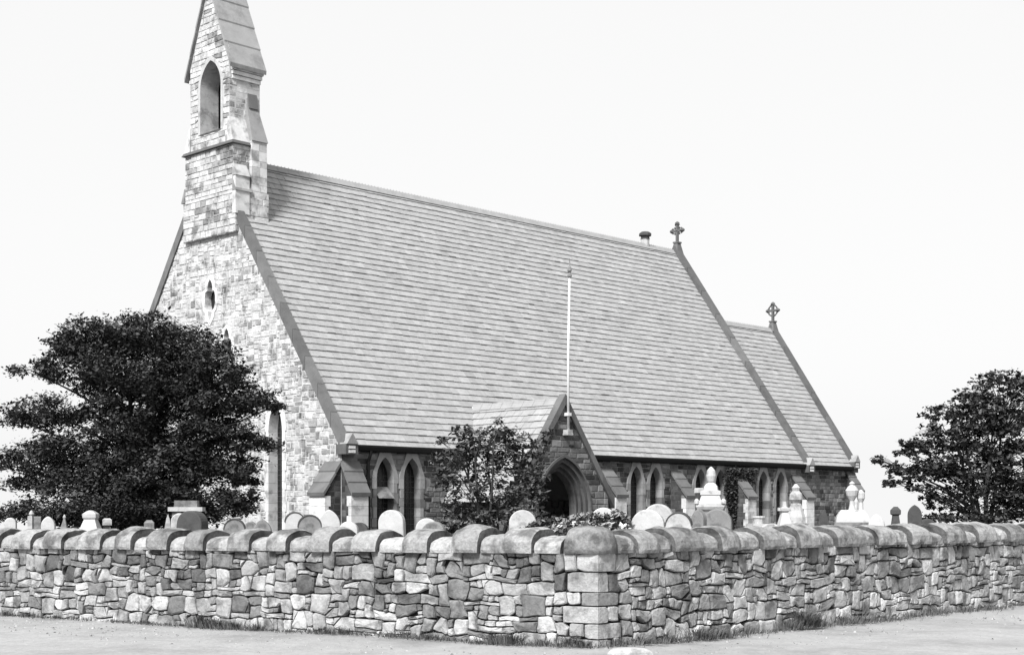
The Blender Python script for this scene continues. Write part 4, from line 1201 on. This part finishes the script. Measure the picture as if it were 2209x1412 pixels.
for px, n, h, s in ((20,60,.16,.16),(70,70,.13,.2),(130,50,.10,.2),(440,130,.30,.14),(475,140,.26,.2),(510,120,.2,.2),(560,80,.16,.2),(700,60,.14,.2),(740,70,.16,.18),(880,60,.15,.2),(930,60,.14,.2),
    (1075,130,.22,.18),(1110,130,.24,.15),(1180,60,.14,.2),(1235,110,.20,.16),(1265,60,.14,.1),(1330,70,.16,.2),(1370,80,.16,.2),(1430,110,.2,.18),(1500,160,.26,.2),(1540,140,.24,.2),(1600,60,.14,.3),
    (1690,90,.2,.2),(1722,240,.42,.16),(1735,160,.36,.14),(1775,60,.12,.2),(1810,100,.22,.24),(1850,110,.22,.24),(1900,60,.14,.3),(1960,60,.14,.3),(2010,110,.2,.3),(2070,90,.18,.3),(2120,90,.18,.3),(2190,60,.14,.3)):
    grass_at(px, int(n*1.5), h*.72, s*.9)
for k in range(520):
    grass_at(rr.uniform(-30, 2240), rr.randint(5, 18), rr.uniform(.02, .07), .12, rr.uniform(.02, .22))
me = bpy.data.meshes.new('grass'); me.from_pydata(gv, [], gf)
a_ = me.attributes.new('tone', 'FLOAT', 'FACE'); a_.data.foreach_set('value', np.array(gt, dtype=np.float32)); me.materials.append(M['grass'])
go = bpy.data.objects.new('grass', me); COL.objects.link(go); go['kind'] = 'stuff'; go['label'] = 'dark grass tufts growing along the foot of the wall'; go['category'] = 'grass'

# pale flat stone lying on the road
b = MB(); NU = 14; vs_ = []
for j in range(5):
    ph = j/4*math.pi/2
    for i in range(NU):
        an = 2*math.pi*i/NU; q = 1+.5*nz(i*.55, 2.2)+.2*nz(i*1.7, 8)
        vs_.append((.27*q*math.cos(an)*math.cos(ph)**.5, .17*q*math.sin(an)*math.cos(ph)**.5, .085*math.sin(ph)+.008*nz(i, j)))
b.add(vs_, [(j*NU+i, j*NU+(i+1) % NU, (j+1)*NU+(i+1) % NU, (j+1)*NU+i) for j in range(4) for i in range(NU)])
o = b.build('road_stone', 'grave_pale'); p = at(1358, 1405, 17.0); o.location = (p.x, p.y-.05, road_z(p.x, p.y)-.01)
tag(o, 'flat white stone lying on the road before the wall corner', 'stone')

# loose grit and pebbles on the road
b = MB(); rr = random.Random(44)
for k in range(2600):
    x = rr.uniform(-9, 12); y = 17.5+(x-1)*(1.02 if x > 1 else -.62)-abs(rr.gauss(0, 1.3))-.12
    if y < 12: continue
    z = road_z(x, y); q = rr.choice((.006, .008, .012, .02))*rr.uniform(.6, 1.3); an = rr.random()*6
    p = [(x+q*1.3*math.cos(an+t)*rr.uniform(.7, 1.2), y+q*math.sin(an+t)*rr.uniform(.7, 1.2), z-.004) for t in (0, 1.3, 2.6, 3.9, 5.1)]
    n = len(b.v); b.v.extend(p+[(x, y, z+q*.7)])
    for i in range(5): b.f.append((n+i, n+(i+1) % 5, n+5)); b.t.append(rr.random())
o = b.build('pebbles', 'wall_stone', kind='stuff'); o['label'] = 'loose grit and small pebbles scattered over the dirt road'; o['category'] = 'pebbles'

# ------------------------------------------------------------ gravestones and monuments
def ztop(py, Y): return EYE+(1105-py)/F*Y
def place(px, Y, rz=0):
    x = (px-1104.5)/F*Y
    return Vector((x, Y, GZ+falloff(x, Y)-.06))
def headstone(px, py, wpx, Y, style, m, label, rz=0.0, lean=0.0, thick=.13, rim=None, group=None, kerb=True):
    p = place(px, Y); H = ztop(py, Y)-p.z; hw = wpx*Y/F/2
    if style == 'round': prof = [(-hw, 0), (-hw, H-hw)]+[(-hw*math.cos(t), H-hw+hw*math.sin(t)) for t in [math.pi*i/14 for i in range(1, 14)]]+[(hw, H-hw), (hw, 0)]
    elif style == 'gothic': prof = lancet(0, 0, H-hw*1.5, hw, hw*1.5, 7)
    elif style == 'shoulder':
        prof = [(-hw, 0), (-hw, H-hw*1.5), (-hw*.72, H-hw*1.35)]+[(-hw*.72*math.cos(t), H-hw*.72+hw*.72*math.sin(t)) for t in [math.pi*i/10 for i in range(0, 11)]]+[(hw*.72, H-hw*1.35), (hw, H-hw*1.5), (hw, 0)]
    elif style == 'flat': prof = [(-hw, 0), (-hw, H), (hw, H), (hw, 0)]
    elif style == 'pointed': prof = [(-hw, 0), (-hw*.8, H*.5), (-hw*.62, H*.8), (-hw*.3, H*.94), (0, H), (hw*.3, H*.94), (hw*.62, H*.8), (hw*.8, H*.5), (hw, 0)]
    n = len(prof)
    o = empty('headstone', p, rz); o.rotation_euler = (lean+RAD(2.2*nz(px*.37, 1)), RAD(3.5*nz(px*.53, 7)), rz); tag(o, label, 'gravestone', group or 'headstones in the churchyard')
    b = MB(); c = .985
    fr = [(x, -thick/2, z) for x, z in prof]; fr2 = [(x*.95, -thick/2-.012, z*.985) for x, z in prof]; bk = [(x, thick/2, z) for x, z in prof]
    b.add(fr2+fr+bk, [tuple(range(n))]+[(i, i+1, n+i+1, n+i) for i in range(n-1)]+[(n+i, n+i+1, 2*n+i+1, 2*n+i) for i in range(n-1)]+[tuple(range(2*n, 3*n))[::-1]])
    b.build('slab', m, o)
    if rim:
        b = MB(); q0 = [(x*1.0, z) for x, z in prof[1:-1]]; q1 = [(x*.93, min(z*.998, z-(.07*hw if z > H-hw else 0))) for x, z in prof[1:-1]]
        k = len(q0)
        b.add([(x, -thick/2-.022, z) for x, z in q0]+[(x, -thick/2-.022, z) for x, z in q1]+[(x*1.02, thick/2, z+.012) for x, z in q0]+[(x, -thick/2-.005, z) for x, z in q1],
              [(i, i+1, k+i+1, k+i) for i in range(k-1)]+[(i+1, i, 2*k+i, 2*k+i+1) for i in range(k-1)]+[(k+i, k+i+1, 3*k+i+1, 3*k+i) for i in range(k-1)])
        b.build('rim_moulding', rim, o)
    b = MB(); b.box((-hw*1.18, -thick/2-.10, -.02), (hw*1.18, thick/2+.10, .16)); b.build('plinth', m, o)
    return o
hs = headstone
WFACE = RAD(-10)
hs(22,1116,34,31,'shoulder','grave_white','white shouldered headstone under the tips of the dark tree', RAD(10))
hs(78,1113,17,31.5,'flat','grave_grey','grey square-topped headstone beside a slim pale pillar', RAD(5))
hs(104,1113,29,29,'gothic','grave_white','narrow white pointed-arch headstone between grey slab and small spire', RAD(8))
hs(182,1121,20,33,'round','grave_grey','small grey round headstone in the shade of the dark tree', RAD(0))
hs(360,1108,22,27.5,'pointed','grave_pale','pale leaning pointed headstone beside the blackened round headstone', RAD(15), lean=RAD(-3))
hs(387,1106,36,28,'round','grave_pale','pale round headstone half hidden by the blackened headstone', RAD(12))
hs(415,1101,58,26.5,'round','grave_dark','tall blackened round-topped headstone with a thick edge', RAD(-14), thick=.28)
hs(505,1118,46,26,'round','grave_grey','grey round headstone with blackened rim right of the dark tree', RAD(6), rim='grave_dark')
hs(540,1124,24,30,'round','grave_grey','small grey round headstone between a rimmed one and a pointed one', RAD(0))
hs(566,1119,40,27,'gothic','grave_grey','mottled grey pointed headstone below the lancet window', RAD(4))
hs(636,1104,44,30,'round','grave_white','white round headstone with dark rim before the corner buttress', RAD(10), rim='grave_dark')
hs(668,1110,52,27.5,'round','grave_grey','grey round headstone with dark rim overlapping a white one', RAD(8), rim='grave_dark')
hs(711,1098,48,31,'gothic','grave_white','broad white pointed headstone in front of the corner buttress', RAD(4))
hs(750,1124,42,28,'round','grave_white','small white round headstone leaning by the corner buttress', RAD(-8), lean=RAD(-4))
hs(775,1126,40,31,'round','grave_dark','low dark round headstone behind the small white one', RAD(-10))
hs(850,1099,56,28,'round','grave_white','tall white round headstone standing under the twin lancet windows', RAD(-12), thick=.16)
hs(921,1117,48,30.5,'round','grave_white','white round headstone behind a grey one near the small tree', RAD(-8))
hs(936,1124,50,27,'round','grave_grey','low grey round headstone in front of a white one', RAD(-10), thick=.2)
hs(1128,1099,58,31,'round','grave_pale','pale round headstone half covered by the small tree', RAD(-5))
hs(1302,1094,54,30,'round','grave_white','white round headstone behind the pale-leaved bush', RAD(-12))
hs(1398,1098,72,27,'round','grave_white','broad white round headstone with chipped face overlapping another', RAD(-16), thick=.16)
hs(1420,1086,66,29.5,'round','grave_pale','taller pale round headstone behind the broad white one', RAD(-16), thick=.16)
hs(1467,1104,58,25.5,'round','grave_pale','pale round headstone with blackened rim close behind the wall', RAD(-14), rim='grave_dark')
hs(1507,1098,30,27,'gothic','grave_grey','narrow grey pointed headstone beside the white urn monument', RAD(-35))
hs(1550,1097,62,27.5,'round','grave_grey','rough mottled grey round headstone before the white urn monument', RAD(-14), thick=.2)
hs(1664,1128,58,29,'round','grave_pale','low pale round headstone left of the white pyramid', RAD(-16))
hs(1775,1098,36,33,'pointed','grave_dark','dark pointed headstone below the chancel lancet window', RAD(-10))
hs(1893,1108,34,30,'gothic','grave_white','white leaning headstone at the right of the domed monument', RAD(-18), lean=RAD(-5))
hs(1976,1088,30,33,'gothic','grave_dark','dark pointed headstone under the open leafy tree', RAD(-15))
hs(2000,1118,40,36,'round','grave_dark','low dark round headstone at the foot of the leafy tree', RAD(-10))

def monument(px, py, Y, parts, name, label, cat, rz=0.0, group=None):
    """parts: (part name, builder(MB, H), material)"""
    p = place(px, Y); H = ztop(py, Y)-p.z
    o = empty(name, p, rz); tag(o, label, cat, group or 'monuments in the churchyard')
    for nm, fn, m in parts:
        b = MB(); fn(b, H); b.build(nm, m, o, smooth=False)
    return o
def sqprof(b, prof, c=(0, 0, 0)):       # square-plan stepped shape
    b.lathe([(r_*1.414, z) for r_, z in prof], c, 4)
# tall white urn monument
monument(1534, 1006, 34, [
    ('plinth', lambda b, H: sqprof(b, [(.42, 0), (.42, .3), (.34, .34), (.34, .95), (.36, .97)]), 'grave_pale'),
    ('pedestal', lambda b, H: sqprof(b, [(.34, .97), (.34, 1.06), (.27, 1.10), (.27, H-1.06), (.31, H-1.0)]), 'grave_grey'),
    ('gabled_cap', lambda b, H: (sqprof(b, [(.30, H-1.0), (.33, H-.94), (.33, H-.86), (.25, H-.80), (.21, H-.68), (.235, H-.66), (.235, H-.57), (.16, H-.55), (.15, H-.47), (.10, H-.40), (.05, H-.37)]),
                                 [b.lathe([(.02, 0), (.06, .03), (.06, .10), (.02, .15)], (sx*.31, -.31, H-.90), 8) for sx in (-1, 1)]), 'grave_white'),
    ('urn', lambda b, H: b.lathe([(.05, H-.40), (.09, H-.34), (.115, H-.22), (.10, H-.10), (.05, H-.03), (.01, H)], (0, 0, 0), 14), 'grave_white')],
    'urn_monument', 'tall white monument with tapering urn between nave buttresses', 'monument', RAD(-12))
# white box tomb top behind it
monument(1508, 1052, 36, [('shaft', lambda b, H: sqprof(b, [(.07, 0), (.07, H-.12)]), 'grave_dark'), ('cap', lambda b, H: sqprof(b, [(.085, H-.12), (.085, H-.02), (.07, H)]), 'grave_white')],
         'pillar_tomb', 'slim dark pillar with pale block cap behind the tall urn monument', 'monument', RAD(30))
# white pot
monument(1637, 1112, 30, [('stand', lambda b, H: sqprof(b, [(.16, 0), (.16, H-.24), (.19, H-.22), (.19, H-.16)]), 'grave_white'), ('pot', lambda b, H: b.lathe([(.09, H-.17), (.12, H-.05), (.14, H-.04), (.14, H), (.10, H)], (0, 0, 0), 12), 'grave_white')],
         'grave_urn', 'small white square-rimmed grave vase on a stand', 'monument', RAD(10))
# white pyramid with finial
monument(1692, 1081, 31, [('base', lambda b, H: sqprof(b, [(.30, 0), (.30, .3), (.27, .32)]), 'grave_white'),
    ('pyramid', lambda b, H: sqprof(b, [(.27, .32), (.24, .7), (.07, H-.26), (.06, H-.24)]), 'grave_white'),
    ('finial', lambda b, H: (sqprof(b, [(.05, H-.25), (.09, H-.20), (.10, H-.14), (.04, H-.12), (.03, H)]), b.box((-.14, -.04, H-.20), (.14, .04, H-.13))), 'grave_white')],
    'pyramid_monument', 'white tapering pyramid gravestone topped with a small cross finial', 'monument', RAD(5))
# draped pillar
monument(1717, 1043, 37, [('base', lambda b, H: sqprof(b, [(.36, 0), (.36, .35), (.30, .4), (.29, H-1.05), (.31, H-1.0)]), 'grave_pale'),
    ('shaft', lambda b, H: b.lathe([(.26, H-1.02), (.25, H-.85), (.17, H-.62), (.13, H-.5)], (0, 0, 0), 10), 'grave_pale'),
    ('urn', lambda b, H: b.lathe([(.10, H-.5), (.17, H-.40), (.16, H-.26), (.09, H-.18), (.11, H-.1), (.03, H)], (0, 0, 0), 12), 'grave_pale')],
    'pillar_monument', 'pale weathered pillar monument with rounded urn beside nave buttress', 'monument', RAD(-8))
# domed monument with two urns
monument(1838, 1078, 33, [('chest', lambda b, H: (b.box((-.34, -.30, 0), (.34, .30, H-.62)), b.box((-.41, -.37, H-.62), (.41, .37, H-.50))), 'grave_grey'),
    ('domed_lid', lambda b, H: [b.hexa([(-.37*(1-.55*(k/5)**2), -.36*(1-.55*(k/5)**2), H-.5+.07*k), (.37*(1-.55*(k/5)**2), -.36*(1-.55*(k/5)**2), H-.5+.07*k), (.37*(1-.55*(k/5)**2), .36*(1-.55*(k/5)**2), H-.5+.07*k), (-.37*(1-.55*(k/5)**2), .36*(1-.55*(k/5)**2), H-.5+.07*k),
        (-.37*(1-.55*((k+1)/5)**2), -.36*(1-.55*((k+1)/5)**2), H-.5+.07*(k+1)), (.37*(1-.55*((k+1)/5)**2), -.36*(1-.55*((k+1)/5)**2), H-.5+.07*(k+1)), (.37*(1-.55*((k+1)/5)**2), .36*(1-.55*((k+1)/5)**2), H-.5+.07*(k+1)), (-.37*(1-.55*((k+1)/5)**2), .36*(1-.55*((k+1)/5)**2), H-.5+.07*(k+1))]) for k in range(4)], 'grave_white'),
    ('urn', lambda b, H: b.lathe([(.09, H-.26), (.06, H-.12), (.05, H-.02), (.12, H+.10), (.15, H+.22), (.10, H+.30), (.05, H+.34), (.07, H+.38), (.01, H+.43)], (0, 0, 0), 14), 'grave_white'),
    ('urn', lambda b, H: b.lathe([(.06, H-.26), (.045, H-.05), (.09, H+.04), (.09, H+.16), (.04, H+.22), (.01, H+.24)], (.20, .05, 0), 12), 'grave_white')],
    'urn_monument', 'chest tomb with pale domed lid carrying two urns by the chancel', 'monument', RAD(-10))
# slim pillar, spire, cube at the left
monument(66, 1100, 31, [('shaft', lambda b, H: sqprof(b, [(.05, 0), (.05, H-.14), (.045, H-.12)]), 'grave_pale'), ('finial', lambda b, H: b.lathe([(.03, H-.13), (.06, H-.08), (.03, H-.02), (.01, H)], (.02, 0, 0), 8), 'grave_pale')],
         'pillar_tomb', 'slim pale pillar with knob top beside a grey slab headstone', 'monument')
monument(139, 1109, 30, [('base', lambda b, H: sqprof(b, [(.12, 0), (.12, .3), (.09, .32)]), 'grave_grey'), ('spire', lambda b, H: sqprof(b, [(.09, .32), (.07, H-.3), (.02, H-.1)]), 'grave_grey'), ('finial', lambda b, H: b.lathe([(.015, H-.11), (.035, H-.06), (.01, H)], (0, 0, 0), 8), 'grave_pale')],
         'spire_monument', 'small grey spire gravestone with ball finial', 'monument')
monument(196, 1100, 28.5, [('base', lambda b, H: sqprof(b, [(.20, 0), (.19, H-.42), (.10, H-.16)]), 'grave_white'), ('cap', lambda b, H: sqprof(b, [(.10, H-.20), (.13, H-.14), (.13, H-.07), (.07, H-.02), (.03, H)]), 'grave_pale')],
         'pyramid_monument', 'white tapering gravestone with moulded cap in front of the dark tree', 'monument')
monument(231, 1117, 29.5, [('stand', lambda b, H: sqprof(b, [(.05, 0), (.05, H-.16)]), 'grave_dark'), ('cube', lambda b, H: sqprof(b, [(.06, H-.16), (.085, H-.14), (.085, H-.03), (.05, H)]), 'grave_pale')],
         'grave_urn', 'small pale cube vase on a dark stand under the dark tree', 'monument', RAD(20))
monument(322, 1121, 27.5, [('post', lambda b, H: sqprof(b, [(.09, 0), (.09, H-.05), (.05, H)]), 'grave_grey')],
         'grave_post', 'short grey grave post at the trunk of the dark tree', 'monument', RAD(10))
# table tomb behind the blackened headstone
monument(403, 1086, 31, [('top_slab', lambda b, H: b.box((-.36, -.28, H-.16), (.36, .28, H-.07)), 'grave_pale'), ('block', lambda b, H: b.box((-.24, -.18, H-.08), (.24, .18, H+.07)), 'grave_grey'), ('chest', lambda b, H: b.box((-.28, -.22, 0), (.28, .22, H-.155)), 'grave_grey')],
         'table_tomb', 'table tomb with pale overhanging slab behind the blackened headstone', 'monument', RAD(5))
# dark obelisk cross on the right
monument(1932, 1092, 33, [('base', lambda b, H: sqprof(b, [(.22, 0), (.22, .5), (.17, .55)]), 'grave_dark'), ('shaft', lambda b, H: sqprof(b, [(.17, .55), (.07, H-.2), (.11, H-.17), (.11, H-.08), (.04, H)]), 'grave_dark')],
         'spire_monument', 'dark tapering monument with knobbed top standing against the sky', 'monument', RAD(-10))

# dark timber rail on a post behind the small tree
p = place(1048, 37.2)
rl = empty('timber_rail', p, RAD(4)); tag(rl, 'dark timber rail on two posts seen through the small tree', 'rail')
H = ztop(1082, 37.2)-p.z
b = MB(); b.box((-.62, -.04, H-.14), (.68, .04, H)); b.build('rail', 'dark_in', rl)
for x in (-.55, .28):
    b = MB(); b.box((x-.06, -.035, 0), (x+.06, .035, H-.13)); b.build('post', 'dark_in', rl)
